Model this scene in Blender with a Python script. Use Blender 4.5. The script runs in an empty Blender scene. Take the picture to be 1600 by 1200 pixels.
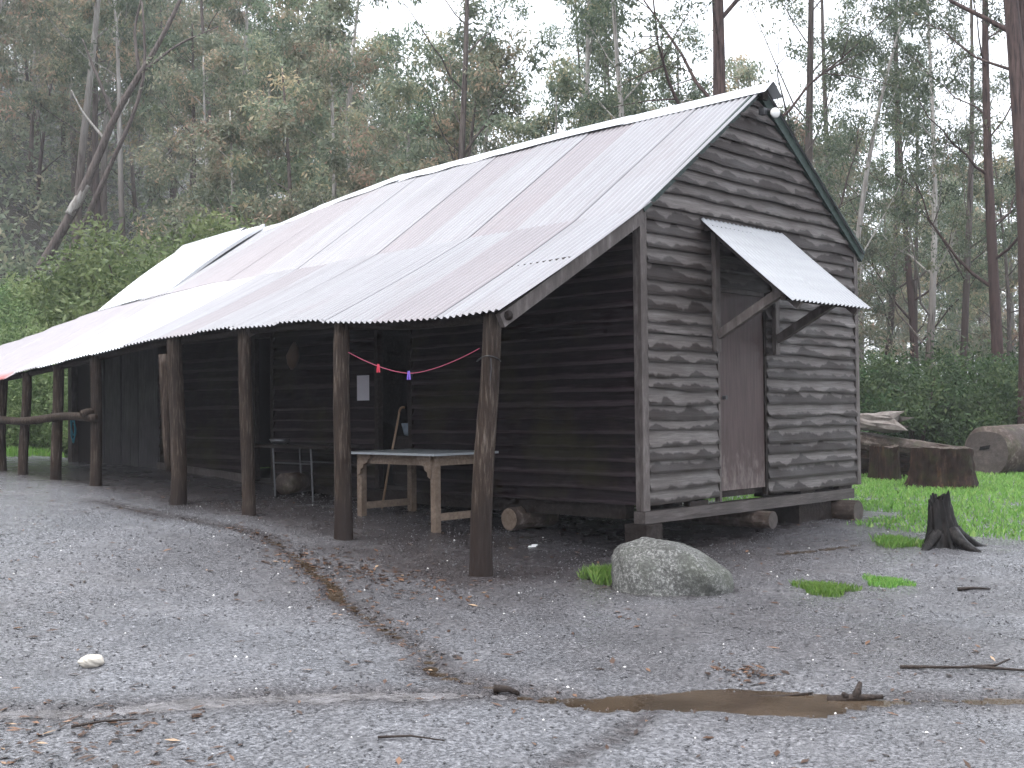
import bpy, math, random
import numpy as np
from mathutils import Matrix, Vector

sc = bpy.context.scene
# ------------------------------------------------------------------ camera
CAM = (-8.3557, -6.4362, 0.8688)
yaw, pitch, roll = -0.8013, 0.0244, -0.0108
fx = np.array([-math.sin(yaw) * math.cos(pitch), math.cos(yaw) * math.cos(pitch), math.sin(pitch)])
rx = np.array([math.cos(yaw), math.sin(yaw), 0.0])
ux = np.cross(rx, fx)
r2 = math.cos(roll) * rx + math.sin(roll) * ux
u2 = -math.sin(roll) * rx + math.cos(roll) * ux
cam_data = bpy.data.cameras.new('camera')
cam = bpy.data.objects.new('camera', cam_data)
sc.collection.objects.link(cam)
cam.matrix_world = Matrix(((r2[0], u2[0], -fx[0], CAM[0]), (r2[1], u2[1], -fx[1], CAM[1]),
                           (r2[2], u2[2], -fx[2], CAM[2]), (0, 0, 0, 1)))
cam_data.sensor_width = 36.0
cam_data.lens = 36.0 * 1788.2 / 1600.0
cam_data.clip_start = 0.05
cam_data.clip_end = 2000
sc.camera = cam
# ------------------------------------------------------------------ world
SUN_EL, SUN_AZ = math.radians(66), math.radians(288)
world = bpy.data.worlds.new('World')
sc.world = world
world.use_nodes = True
wn, wl = world.node_tree.nodes, world.node_tree.links
wn.clear()
sky = wn.new('ShaderNodeTexSky')
sky.sky_type = 'NISHITA'
sky.sun_disc = False
sky.sun_elevation = SUN_EL
sky.sun_rotation = SUN_AZ
sky.air_density = 1.0
sky.dust_density = 4.0
sky.ozone_density = 1.0
hs = wn.new('ShaderNodeHueSaturation')
hs.inputs['Saturation'].default_value = 0.22
mixw = wn.new('ShaderNodeMixRGB')
mixw.inputs[0].default_value = 0.6
mixw.inputs[2].default_value = (9.3, 9.8, 10.7, 1)       # even cloud layer
bg = wn.new('ShaderNodeBackground')
bg.inputs['Strength'].default_value = 0.13
wo = wn.new('ShaderNodeOutputWorld')
wl.new(sky.outputs[0], hs.inputs['Color'])
wl.new(hs.outputs[0], mixw.inputs[1])
wl.new(mixw.outputs[0], bg.inputs['Color'])
wl.new(bg.outputs[0], wo.inputs['Surface'])
# ------------------------------------------------------------------ sun (overcast)
sd = bpy.data.lights.new('sun', 'SUN')
sd.energy = 1.0
sd.angle = math.radians(40)
sd.color = (1.0, 0.98, 0.95)
sun = bpy.data.objects.new('sun', sd)
sc.collection.objects.link(sun)
sdir = Vector((math.sin(SUN_AZ) * math.cos(SUN_EL), math.cos(SUN_AZ) * math.cos(SUN_EL), math.sin(SUN_EL)))
sun.rotation_euler = sdir.to_track_quat('Z', 'Y').to_euler()
# ------------------------------------------------------------------ exposure and render
sc.view_settings.view_transform = 'Standard'
sc.view_settings.look = 'None'
sc.view_settings.gamma = 1.0
sc.view_settings.use_curve_mapping = False
sc.view_settings.exposure = 1.34
sc.cycles.use_denoising = True
sc.cycles.max_bounces = 6
sc.cycles.diffuse_bounces = 3
sc.cycles.glossy_bounces = 3
sc.cycles.transmission_bounces = 3
sc.cycles.volume_bounces = 1
sc.cycles.use_adaptive_sampling = True
sc.cycles.adaptive_threshold = 0.03
sc.cycles.caustics_reflective = False
sc.cycles.caustics_refractive = False

C = sc.collection
RNG = np.random.default_rng(7)
random.seed(7)

# ================================================================== helpers
def sm(t):
    t = np.clip(t, 0, 1)
    return t * t * (3 - 2 * t)

def _hash(ix, iy, seed):
    n = (ix * 374761393 + iy * 668265263 + seed * 1274126177) & 0x7fffffff
    n = (n ^ (n >> 13)) * 1274126177 & 0x7fffffff
    return ((n ^ (n >> 16)) & 0xffff) / 65535.0

def vnoise(x, y, seed=0):
    x = np.asarray(x, float); y = np.asarray(y, float)
    ix = np.floor(x).astype(np.int64); iy = np.floor(y).astype(np.int64)
    fx_, fy_ = sm(x - ix), sm(y - iy)
    a = _hash(ix, iy, seed); b = _hash(ix + 1, iy, seed)
    c = _hash(ix, iy + 1, seed); d = _hash(ix + 1, iy + 1, seed)
    return (a * (1 - fx_) + b * fx_) * (1 - fy_) + (c * (1 - fx_) + d * fx_) * fy_ - 0.5

def fbm(x, y, o=3, seed=0):
    s, a = 0, 1.0
    for i in range(o):
        s = s + a * vnoise(np.asarray(x) * 2 ** i, np.asarray(y) * 2 ** i, seed + i * 17)
        a *= 0.5
    return s

class MB:
    """collects vertices and faces for ONE mesh"""
    def __init__(self):
        self.v = []; self.f = []; self.n = 0; self.at = []
    def add(self, v, f, a=None):
        v = np.asarray(v, float).reshape(-1, 3)
        self.v.append(v)
        self.f.extend([tuple(int(i) + self.n for i in q) for q in f])
        self.at.append(np.zeros(len(v)) if a is None else np.broadcast_to(np.asarray(a, float), (len(v),)))
        self.n += len(v)
        return self
    def box(self, x0, x1, y0, y1, z0, z1, a=None):
        v = [(x, y, z) for z in (z0, z1) for y in (y0, y1) for x in (x0, x1)]
        f = [(0, 2, 3, 1), (4, 5, 7, 6), (0, 1, 5, 4), (2, 6, 7, 3), (0, 4, 6, 2), (1, 3, 7, 5)]
        return self.add(v, f, a)
    def beam(self, p0, p1, w, h, up=(0, 0, 1)):
        p0, p1 = np.array(p0, float), np.array(p1, float)
        d = p1 - p0; d /= np.linalg.norm(d)
        s = np.cross(d, up); s /= np.linalg.norm(s)
        u = np.cross(s, d)
        v = []
        for p in (p0, p1):
            for a, b in ((-1, -1), (1, -1), (1, 1), (-1, 1)):
                v.append(p + s * a * w / 2 + u * b * h / 2)
        f = [(3, 2, 1, 0), (4, 5, 6, 7), (0, 1, 5, 4), (1, 2, 6, 5), (2, 3, 7, 6), (3, 0, 4, 7)]
        return self.add(v, f)
    def tube(self, pts, rad, n=8, cap=True, rough=0.0, seed=0, a=None):
        pts = np.asarray(pts, float); m = len(pts)
        rad = np.broadcast_to(np.asarray(rad, float), (m,))
        t = np.gradient(pts, axis=0)
        t /= np.linalg.norm(t, axis=1)[:, None] + 1e-9
        ref = np.array([0.13, 0.97, 0.2]) if abs(t[0][1]) < 0.8 else np.array([0.97, 0.1, 0.2])
        s = np.cross(t, ref); s /= np.linalg.norm(s, axis=1)[:, None] + 1e-9
        u = np.cross(t, s)
        ang = np.arange(n) * 2 * math.pi / n
        rr = rad[:, None] * np.ones((1, n))
        if rough:
            g = np.random.default_rng(seed)
            col = g.normal(0, 1, n)
            rr = rr * (1 + rough * (0.7 * col[None, :] + 0.6 * g.normal(0, 1, (m, n))))
        v = pts[:, None, :] + rr[:, :, None] * (np.cos(ang)[None, :, None] * s[:, None, :] + np.sin(ang)[None, :, None] * u[:, None, :])
        v = v.reshape(-1, 3)
        f = []
        for i in range(m - 1):
            for j in range(n):
                k = (j + 1) % n
                f.append((i * n + j, i * n + k, (i + 1) * n + k, (i + 1) * n + j))
        if cap:
            f.append(tuple(range(n - 1, -1, -1)))
            f.append(tuple((m - 1) * n + j for j in range(n)))
        av = None if a is None else np.repeat(np.asarray(a, float), n)
        return self.add(v, f, av)
    def grid(self, P, a=None):
        P = np.asarray(P, float); m, n = P.shape[:2]
        f = [(i * n + j, i * n + j + 1, (i + 1) * n + j + 1, (i + 1) * n + j) for i in range(m - 1) for j in range(n - 1)]
        return self.add(P.reshape(-1, 3), f, None if a is None else np.asarray(a, float).reshape(-1))
    def obj(self, name, mat, parent=None, smooth=False, kind=None, loc=None, rot=None):
        me = bpy.data.meshes.new(name)
        v = np.concatenate(self.v)
        me.from_pydata(v.tolist(), [], self.f)
        at = me.attributes.new('av', 'FLOAT', 'POINT')
        at.data.foreach_set('value', np.concatenate(self.at).astype(np.float32))
        if smooth:
            me.polygons.foreach_set('use_smooth', np.ones(len(me.polygons), bool))
        me.materials.append(mat)
        o = bpy.data.objects.new(name, me)
        C.objects.link(o)
        if parent is not None:
            o.parent = parent
        if kind:
            o['kind'] = kind
        if loc is not None:
            o.location = loc
        if rot is not None:
            o.rotation_euler = rot
        return o

def fast_mesh(name, V, quads, mat, attr=None, smooth=False):
    """big meshes: numpy arrays straight into the mesh; quads (n,4) or tris (n,3)"""
    me = bpy.data.meshes.new(name)
    k = quads.shape[1]
    me.vertices.add(len(V)); me.vertices.foreach_set('co', np.asarray(V, np.float32).ravel())
    me.loops.add(quads.size); me.loops.foreach_set('vertex_index', quads.astype(np.int32).ravel())
    me.polygons.add(len(quads))
    me.polygons.foreach_set('loop_start', np.arange(0, quads.size, k, dtype=np.int32))
    me.polygons.foreach_set('loop_total', np.full(len(quads), k, np.int32))
    if attr is not None:
        at = me.attributes.new('av', 'FLOAT', 'POINT')
        at.data.foreach_set('value', np.asarray(attr, np.float32))
    if smooth:
        me.polygons.foreach_set('use_smooth', np.ones(len(quads), bool))
    me.update(calc_edges=True)
    me.materials.append(mat)
    return me

def link(name, me, parent=None, kind=None):
    o = bpy.data.objects.new(name, me)
    C.objects.link(o)
    if parent is not None:
        o.parent = parent
    if kind:
        o['kind'] = kind
    return o

def tag(o, label, cat, group=None):
    o['label'] = label; o['category'] = cat
    if group:
        o['group'] = group
    return o

def empty(name, loc=(0, 0, 0), rz=0.0, s=1.0):
    o = bpy.data.objects.new(name, None)
    C.objects.link(o)
    o.location = loc; o.rotation_euler = (0, 0, rz); o.scale = (s, s, s)
    o.empty_display_size = 0.2
    return o

# ================================================================== materials
class Mat:
    def __init__(self, name, rough=0.7, spec=0.4, metal=0.0):
        self.m = bpy.data.materials.new(name)
        self.m.use_nodes = True
        self.t = self.m.node_tree
        self.t.nodes.clear()
        self.out = self.N('ShaderNodeOutputMaterial')
        self.p = self.N('ShaderNodeBsdfPrincipled')
        self.p.inputs['Roughness'].default_value = rough
        self.p.inputs['Specular IOR Level'].default_value = spec
        self.p.inputs['Metallic'].default_value = metal
        self.L(self.p.outputs[0], self.out.inputs['Surface'])
    def N(self, typ, **kw):
        n = self.t.nodes.new(typ)
        for k, v in kw.items():
            if hasattr(n, k):
                setattr(n, k, v)
            else:
                n.inputs[k].default_value = v
        return n
    def L(self, a, b):
        self.t.links.new(a, b)
    def coord(self, scale=(1, 1, 1), world=False, out='Object'):
        if world:
            src = self.N('ShaderNodeNewGeometry').outputs['Position']
        else:
            src = self.N('ShaderNodeTexCoord').outputs[out]
        mp = self.N('ShaderNodeMapping')
        mp.inputs['Scale'].default_value = scale
        self.L(src, mp.inputs['Vector'])
        return mp.outputs[0]
    def noise(self, vec, scale=5, detail=4, rough=0.6, w=None):
        n = self.N('ShaderNodeTexNoise')
        if w is not None:
            n.noise_dimensions = '4D'
            self.L(w, n.inputs['W'])
        n.inputs['Scale'].default_value = scale
        n.inputs['Detail'].default_value = detail
        n.inputs['Roughness'].default_value = rough
        self.L(vec, n.inputs['Vector'])
        return n.outputs['Fac']
    def attr(self, name='av'):
        return self.N('ShaderNodeAttribute', attribute_name=name).outputs['Fac']
    def rnd(self, mul=1.0):
        o = self.N('ShaderNodeObjectInfo').outputs['Random']
        return o if mul == 1.0 else self.math('MULTIPLY', o, mul)
    def math(self, op, a, b=None, c=None, clamp=False):
        n = self.N('ShaderNodeMath', operation=op)
        n.use_clamp = clamp
        for i, x in enumerate((a, b, c)):
            if x is None:
                continue
            if isinstance(x, (int, float)):
                n.inputs[i].default_value = x
            else:
                self.L(x, n.inputs[i])
        return n.outputs[0]
    def ramp(self, fac, stops):
        n = self.N('ShaderNodeValToRGB')
        els = n.color_ramp.elements
        while len(els) < len(stops):
            els.new(0.5)
        for e, (p, c) in zip(els, stops):
            e.position = p
            e.color = (c, c, c, 1) if isinstance(c, (int, float)) else (*c, 1)
        self.L(fac, n.inputs[0])
        return n.outputs[0]
    def mix(self, fac, a, b, mode='MIX'):
        n = self.N('ShaderNodeMixRGB', blend_type=mode)
        for i, x in enumerate((fac, a, b)):
            if isinstance(x, (int, float)):
                n.inputs[i].default_value = x if i == 0 else (x, x, x, 1)
            elif isinstance(x, tuple):
                n.inputs[i].default_value = (*x, 1)
            else:
                self.L(x, n.inputs[i])
        return n.outputs[0]
    def col(self, c):
        if isinstance(c, tuple):
            self.p.inputs['Base Color'].default_value = (*c, 1)
        else:
            self.L(c, self.p.inputs['Base Color'])
    def rough(self, r):
        self.L(r, self.p.inputs['Roughness'])
    def bump(self, h, strength=0.3, dist=0.01):
        b = self.N('ShaderNodeBump')
        b.inputs['Strength'].default_value = strength
        b.inputs['Distance'].default_value = dist
        self.L(h, b.inputs['Height'])
        self.L(b.outputs[0], self.p.inputs['Normal'])

def wood_board(name, pale, mid, dark, stain_or_edge_light, moss=0.0, axis=0, edge_off=0.0, spec=0.25, amp=2.3, base=-0.66, sharp=8.0):
    """weathered weatherboard: grain along local x, ragged brown natural edge or painted edge light near av=0"""
    M = Mat(name, 0.62, spec)
    sx = [14, 14, 14]; sx[axis] = 0.9
    r = M.rnd(37.0)
    grain = M.noise(M.coord(tuple(sx)), 4.0, 6, 0.65, w=r)
    blot = M.noise(M.coord((1.6, 1.6, 1.6)), 1.5, 4, 0.6, w=r)
    c = M.ramp(grain, [(0.25, dark), (0.5, mid), (0.75, pale)])
    c = M.mix(M.ramp(blot, [(0.35, 0.0), (0.7, 0.6)]), c, mid)
    c = M.mix(M.math('MULTIPLY', M.rnd(), 0.35), c, dark)
    s2 = [9, 9, 2]; s2[axis] = 3.2
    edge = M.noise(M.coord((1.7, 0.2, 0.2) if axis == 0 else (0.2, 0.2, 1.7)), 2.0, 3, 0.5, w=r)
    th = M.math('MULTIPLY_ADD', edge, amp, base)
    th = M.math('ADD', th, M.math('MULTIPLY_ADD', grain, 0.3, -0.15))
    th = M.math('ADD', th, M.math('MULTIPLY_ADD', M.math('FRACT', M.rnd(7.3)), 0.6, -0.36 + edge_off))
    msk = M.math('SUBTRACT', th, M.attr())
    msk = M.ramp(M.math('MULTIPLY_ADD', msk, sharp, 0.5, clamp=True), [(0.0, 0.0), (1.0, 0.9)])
    c = M.mix(msk, c, M.ramp(grain, [(0.3, tuple(x * 0.55 for x in stain_or_edge_light)), (0.7, stain_or_edge_light)]))
    if moss:
        mo = M.noise(M.coord((1.2, 1.2, 1.2), world=True), 1.1, 4, 0.6)
        c = M.mix(M.math('MULTIPLY', M.ramp(mo, [(0.48, 0.0), (0.68, 1.0)]), moss), c, (0.028, 0.027, 0.009))
    M.col(c)
    M.bump(grain, 0.6, 0.006)
    M.rough(M.ramp(blot, [(0.3, 0.45), (0.7, 0.75)]))
    return M.m

MATS = {}
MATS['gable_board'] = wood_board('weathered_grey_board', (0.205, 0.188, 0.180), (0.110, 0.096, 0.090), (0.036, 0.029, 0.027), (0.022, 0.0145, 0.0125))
MATS['long_board'] = wood_board('dark_brown_board', (0.033, 0.021, 0.024), (0.012, 0.0073, 0.0088), (0.004, 0.0026, 0.0032), (0.050, 0.036, 0.040), moss=0.55, spec=0.1, amp=0.35, base=0.0, sharp=7.0)  # pale lower edges paint the light caught along each board
MATS['plank'] = wood_board('grey_plank', (0.13, 0.127, 0.14), (0.065, 0.06, 0.064), (0.026, 0.021, 0.022), (0.03, 0.02, 0.02), axis=2)

def timber(name, a, b, c, sc_=(10, 10, 1.0), rough=0.65, moss=0.0, damp=False, spec=0.3):
    M = Mat(name, rough, spec)
    r = M.rnd(19.0)
    g = M.noise(M.coord(sc_), 3.0, 6, 0.65, w=r)
    blot = M.noise(M.coord((1.2, 1.2, 1.2)), 1.6, 3, 0.6, w=r)
    col = M.ramp(g, [(0.28, a), (0.52, b), (0.74, c)])
    col = M.mix(M.ramp(blot, [(0.4, 0.0), (0.65, 0.65)]), col, a)
    if moss:
        mo = M.noise(M.coord((2, 2, 2), world=True), 2.0, 4, 0.6)
        col = M.mix(M.math('MULTIPLY', M.ramp(mo, [(0.5, 0.0), (0.66, 1.0)]), moss), col, (0.05, 0.07, 0.02))
    if damp:                                   # soaked foot of the post
        sp = M.N('ShaderNodeSeparateXYZ'); M.L(M.coord((1, 1, 1), world=True), sp.inputs[0])
        dm = M.math('MULTIPLY_ADD', blot, 1.1, M.math('MULTIPLY_ADD', sp.outputs[2], -1.5, -0.28))
        col = M.mix(M.ramp(dm, [(0.0, 0.0), (0.45, 0.85)]), col, (0.022, 0.015, 0.013))
    M.col(col)
    M.bump(g, 0.8, 0.014)
    return M.m

MATS['post'] = timber('post_log', (0.010, 0.0065, 0.005), (0.040, 0.027, 0.020), (0.17, 0.140, 0.116), (20, 20, 1.6), damp=True, spec=0.15)
MATS['frame_wood'] = timber('grey_frame_timber', (0.045, 0.036, 0.033), (0.105, 0.088, 0.082), (0.19, 0.17, 0.162), (7, 7, 2))
MATS['bearer_wood'] = timber('bearer_timber', (0.035, 0.028, 0.026), (0.078, 0.065, 0.061), (0.15, 0.132, 0.126), (0.8, 9, 9))
MATS['dark_wood'] = timber('dark_timber', (0.012, 0.009, 0.008), (0.025, 0.019, 0.017), (0.048, 0.038, 0.034), (8, 8, 8), spec=0.12)
MATS['tan_wood'] = timber('tan_table_timber', (0.12, 0.085, 0.06), (0.22, 0.165, 0.125), (0.30, 0.24, 0.19), (9, 9, 9))
MATS['log_grey'] = timber('weathered_log', (0.024, 0.016, 0.013), (0.075, 0.054, 0.044), (0.22, 0.19, 0.17), (4, 4, 4), moss=0.25)
MATS['log_pale'] = timber('bleached_log', (0.10, 0.08, 0.07), (0.21, 0.185, 0.17), (0.32, 0.295, 0.28), (4, 4, 4))
MATS['log_end'] = timber('sawn_log_end', (0.040, 0.032, 0.029), (0.075, 0.061, 0.055), (0.125, 0.10, 0.088), (5, 5, 5))
MATS['stump_red'] = timber('red_brown_stump', (0.008, 0.005, 0.004), (0.028, 0.015, 0.011), (0.105, 0.060, 0.040), (9, 9, 1.8), moss=0.2, spec=0.12)
MATS['char'] = timber('charred_stump', (0.004, 0.0035, 0.0035), (0.011, 0.0095, 0.009), (0.060, 0.050, 0.046), (12, 12, 1.5), rough=0.5, spec=0.15)
MATS['twig'] = timber('wet_twig', (0.018, 0.012, 0.010), (0.04, 0.028, 0.022), (0.08, 0.058, 0.046), (20, 20, 20))

def roof_mat(name, a, b, rust, metal, rough_, streak=1.0):
    M = Mat(name, rough_, 0.5, metal)
    r = M.rnd(23.0)
    pick = M.rnd()
    st = M.noise(M.coord((0.45, 9.0, 0.45)), 1.6, 5, 0.6, w=r)
    blot = M.noise(M.coord((1, 1, 1)), 1.4, 4, 0.6, w=r)
    base = M.mix(M.ramp(pick, [(0.35, 0.0), (0.62, 1.0)]), a, b)
    c = M.mix(M.math('MULTIPLY', M.ramp(st, [(0.35, 0.0), (0.75, 0.6)]), streak), base, tuple(x * 0.72 for x in b))
    c = M.mix(M.ramp(blot, [(0.56, 0.0), (0.76, 0.30)]), c, rust)
    M.col(c)
    M.rough(M.ramp(blot, [(0.3, rough_ - 0.08), (0.7, rough_ + 0.12)]))
    return M.m
MATS['iron'] = roof_mat('old_galvanised_iron', (0.298, 0.294, 0.306), (0.268, 0.245, 0.254), (0.21, 0.170, 0.165), 0.32, 0.36)
MATS['iron_new'] = roof_mat('bright_galvanised_iron', (0.66, 0.67, 0.69), (0.60, 0.61, 0.63), (0.5, 0.48, 0.47), 0.35, 0.36, 0.35)
MATS['iron_mid'] = roof_mat('dull_bright_iron', (0.35, 0.355, 0.37), (0.32, 0.325, 0.34), (0.25, 0.24, 0.235), 0.35, 0.38, 0.9)
MATS['iron_rust'] = roof_mat('rust_stained_iron', (0.42, 0.30, 0.29), (0.34, 0.13, 0.11), (0.33, 0.06, 0.05), 0.2, 0.5)
def rust_end():
    M = Mat('rust_ended_iron', 0.42, 0.5, 0.25)
    n = M.noise(M.coord((1, 4, 1)), 2.0, 4, 0.6)
    sp = M.N('ShaderNodeSeparateXYZ'); M.L(M.coord((1, 1, 1)), sp.inputs[0])
    f = M.math('ADD', M.math('MULTIPLY_ADD', sp.outputs[0], -2.6, -4.9), M.math('MULTIPLY_ADD', n, 1.4, -0.7))
    M.col(M.mix(M.ramp(f, [(0.05, 0.0), (0.5, 0.9)]), M.mix(n, (0.22, 0.20, 0.21), (0.30, 0.28, 0.295)), (0.26, 0.055, 0.05)))
    return M.m
MATS['rust_end'] = rust_end()
MATS['green_barge'] = timber('dark_green_painted_timber', (0.020, 0.032, 0.028), (0.032, 0.050, 0.043), (0.055, 0.075, 0.066), (8, 8, 8))

def door_mat():
    M = Mat('purple_brown_door', 0.55, 0.2)
    co = M.coord((1, 1, 1))
    n = M.noise(M.coord((14, 14, 1.2)), 2.0, 6, 0.65)
    n2 = M.noise(M.coord((5, 5, 2.2)), 2.5, 5, 0.65)
    sep = M.N('ShaderNodeSeparateXYZ')
    M.L(co, sep.inputs[0])
    c = M.ramp(n, [(0.3, (0.044, 0.028, 0.027)), (0.7, (0.082, 0.057, 0.055))])
    low = M.math('MULTIPLY_ADD', sep.outputs[2], -0.85, 0.62)       # worn paint along the weathered bottom
    w = M.ramp(M.math('ADD', low, M.math('MULTIPLY_ADD', n2, 1.5, -0.75)), [(0.30, 0.0), (0.75, 0.9)])
    c = M.mix(w, c, M.ramp(n, [(0.3, (0.13, 0.105, 0.098)), (0.7, (0.23, 0.195, 0.182))]))
    M.col(c)
    M.bump(n, 0.2, 0.004)
    return M.m
MATS['door'] = door_mat()

def ground_mat():
    M = Mat('wet_grit_ground', 0.45, 0.5)
    w = M.coord((1, 1, 1), world=True)
    big = M.noise(w, 0.35, 4, 0.6)
    mid = M.noise(w, 2.2, 5, 0.65)
    fine = M.noise(w, 40.0, 5, 0.75)
    vor = M.N('ShaderNodeTexVoronoi'); vor.inputs['Scale'].default_value = 70.0
    M.L(w, vor.inputs['Vector'])
    g = M.ramp(vor.outputs['Distance'], [(0.1, 1.0), (0.6, 0.0)])
    c = M.ramp(fine, [(0.36, (0.034, 0.035, 0.039)), (0.47, (0.128, 0.130, 0.141)), (0.56, (0.208, 0.211, 0.226)), (0.68, (0.36, 0.363, 0.388))])
    brown = M.ramp(fine, [(0.36, (0.028, 0.026, 0.028)), (0.47, (0.115, 0.108, 0.113)), (0.56, (0.195, 0.184, 0.190)), (0.68, (0.34, 0.325, 0.335))])
    c = M.mix(M.ramp(M.math('ADD', M.math('MULTIPLY', big, 0.6), M.math('MULTIPLY', mid, 0.4)), [(0.40, 0.0), (0.64, 0.6)]), c, brown)
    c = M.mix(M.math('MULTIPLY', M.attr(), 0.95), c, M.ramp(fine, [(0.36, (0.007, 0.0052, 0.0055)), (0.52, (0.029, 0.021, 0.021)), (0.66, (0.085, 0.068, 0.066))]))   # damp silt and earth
    damp = M.noise(w, 0.8, 5, 0.65)
    c = M.mix(M.ramp(damp, [(0.47, 0.0), (0.60, 0.42)]), c, M.mix(0.5, c, (0.020, 0.019, 0.021)))   # wetter patches
    # white grit grains
    v2 = M.N('ShaderNodeTexVoronoi'); v2.inputs['Scale'].default_value = 26.0
    M.L(w, v2.inputs['Vector'])
    sep = M.N('ShaderNodeSeparateColor'); M.L(v2.outputs['Color'], sep.inputs[0])
    dots = M.math('MULTIPLY', M.ramp(v2.outputs['Distance'], [(0.10, 1.0), (0.16, 0.0)]), M.ramp(sep.outputs[0], [(0.955, 0.0), (0.965, 1.0)]))
    c = M.mix(dots, c, (0.6, 0.59, 0.58))
    M.col(c)
    M.rough(M.ramp(mid, [(0.3, 0.12), (0.7, 0.34)]))
    hgt = M.math('ADD', M.math('MULTIPLY', fine, 0.7), M.math('MULTIPLY', g, 0.35))
    M.bump(hgt, 1.0, 0.014)
    return M.m
MATS['ground'] = ground_mat()

def leaf_mat(name, stops, trans=0.40, rough=0.55, hue=0.05):
    M = Mat(name, rough, 0.3)
    a = M.attr()
    c = M.ramp(a, stops)
    h = M.N('ShaderNodeHueSaturation')
    M.L(M.math('MULTIPLY_ADD', M.rnd(), hue, 0.5 - hue / 2), h.inputs['Hue'])
    M.L(M.math('MULTIPLY_ADD', M.rnd(), 0.5, 0.78), h.inputs['Value'])
    M.L(c, h.inputs['Color'])
    M.col(h.outputs[0])
    tr = M.N('ShaderNodeBsdfTranslucent')
    M.L(h.outputs[0], tr.inputs['Color'])
    mx = M.N('ShaderNodeMixShader'); mx.inputs[0].default_value = trans
    M.L(M.p.outputs[0], mx.inputs[1]); M.L(tr.outputs[0], mx.inputs[2])
    M.L(mx.outputs[0], M.out.inputs['Surface'])
    return M.m
MATS['gum_leaf'] = leaf_mat('gum_leaf', [(0.0, (0.114, 0.146, 0.104)), (0.40, (0.208, 0.234, 0.158)), (0.68, (0.310, 0.288, 0.200)), (1.0, (0.45, 0.32, 0.225))])
MATS['gum_leaf_open'] = leaf_mat('gum_leaf_open', [(0.0, (0.068, 0.098, 0.066)), (0.5, (0.135, 0.172, 0.104)), (0.8, (0.225, 0.240, 0.138)), (1.0, (0.32, 0.26, 0.165))])
MATS['wattle_leaf'] = leaf_mat('bright_shrub_leaf', [(0.0, (0.070, 0.115, 0.042)), (0.5, (0.150, 0.212, 0.086)), (1.0, (0.27, 0.325, 0.15))])
MATS['dark_shrub_leaf'] = leaf_mat('dark_shrub_leaf', [(0.0, (0.033, 0.060, 0.028)), (0.5, (0.068, 0.116, 0.050)), (1.0, (0.125, 0.18, 0.072))])
MATS['grass'] = leaf_mat('grass_blade', [(0.0, (0.085, 0.200, 0.036)), (0.6, (0.185, 0.350, 0.075)), (1.0, (0.31, 0.40, 0.13))], 0.35, 0.5, 0.02)
MATS['litter'] = leaf_mat('fallen_leaf', [(0.0, (0.022, 0.014, 0.010)), (0.55, (0.085, 0.045, 0.026)), (0.85, (0.21, 0.115, 0.065)), (1.0, (0.40, 0.28, 0.18))], 0.05, 0.4, 0.02)

def bark_mat(name, low, pale, streak):
    M = Mat(name, 0.75, 0.25)
    r = M.rnd(11.0)
    g = M.noise(M.coord((9, 9, 0.7)), 2.2, 6, 0.7, w=r)
    c = M.mix(M.ramp(g, [(0.38, 0.0), (0.62, 1.0)]), pale, streak)
    lo = M.ramp(g, [(0.36, tuple(x * 0.25 for x in low)), (0.62, low)])
    f = M.math('ADD', M.attr(), M.math('MULTIPLY_ADD', g, 0.4, -0.2))
    c = M.mix(M.ramp(f, [(0.22, 1.0), (0.42, 0.0)]), c, lo)
    M.col(c)
    M.bump(g, 0.6, 0.03)
    return M.m
MATS['bark_pale'] = bark_mat('pale_gum_bark', (0.14, 0.11, 0.095), (0.40, 0.385, 0.36), (0.20, 0.175, 0.155))
MATS['bark_dark'] = bark_mat('dark_gum_bark', (0.075, 0.050, 0.045), (0.15, 0.125, 0.112), (0.045, 0.034, 0.031))
MATS['bark_red'] = bark_mat('red_stringy_bark', (0.085, 0.052, 0.047), (0.120, 0.078, 0.068), (0.026, 0.017, 0.017))

def rock_mat():
    M = Mat('granite', 0.6, 0.4)
    a = M.noise(M.coord((1, 1, 1)), 3.0, 5, 0.65)
    b = M.noise(M.coord((1, 1, 1)), 42.0, 5, 0.75)
    c = M.ramp(b, [(0.32, (0.030, 0.030, 0.028)), (0.50, (0.095, 0.095, 0.089)), (0.66, (0.33, 0.33, 0.315))])
    c = M.mix(M.ramp(a, [(0.48, 0.0), (0.66, 0.6)]), c, (0.044, 0.054, 0.026))
    c = M.mix(M.ramp(M.noise(M.coord((1, 1, 1)), 6.0, 4, 0.6), [(0.55, 0.0), (0.68, 0.8)]), c, (0.055, 0.055, 0.05))
    M.col(c)
    M.bump(b, 1.0, 0.02)
    return M.m
MATS['rock'] = rock_mat()

def plain(name, c, rough=0.5, metal=0.0, var=0.15):
    M = Mat(name, rough, 0.45, metal)
    n = M.noise(M.coord((6, 6, 6)), 3.0, 4, 0.6)
    M.col(M.mix(n, tuple(x * (1 - var) for x in c), tuple(min(1, x * (1 + var)) for x in c)))
    return M.m
MATS['stone_pale'] = plain('pale_stone', (0.48, 0.44, 0.38), 0.6, var=0.3)
MATS['pebble'] = leaf_mat('grit_pebble', [(0.0, (0.035, 0.034, 0.037)), (0.6, (0.12, 0.118, 0.122)), (0.93, (0.22, 0.21, 0.21)), (1.0, (0.62, 0.60, 0.58))], 0.0, 0.35, 0.0)
MATS['white_lamp'] = plain('white_lamp_glass', (0.72, 0.72, 0.70), 0.25, var=0.05)
MATS['black'] = plain('black_plastic', (0.02, 0.02, 0.022), 0.45)
MATS['pink'] = plain('pink_string', (0.42, 0.08, 0.14), 0.6)
MATS['red_peg'] = plain('red_plastic', (0.62, 0.045, 0.08), 0.4)
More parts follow.
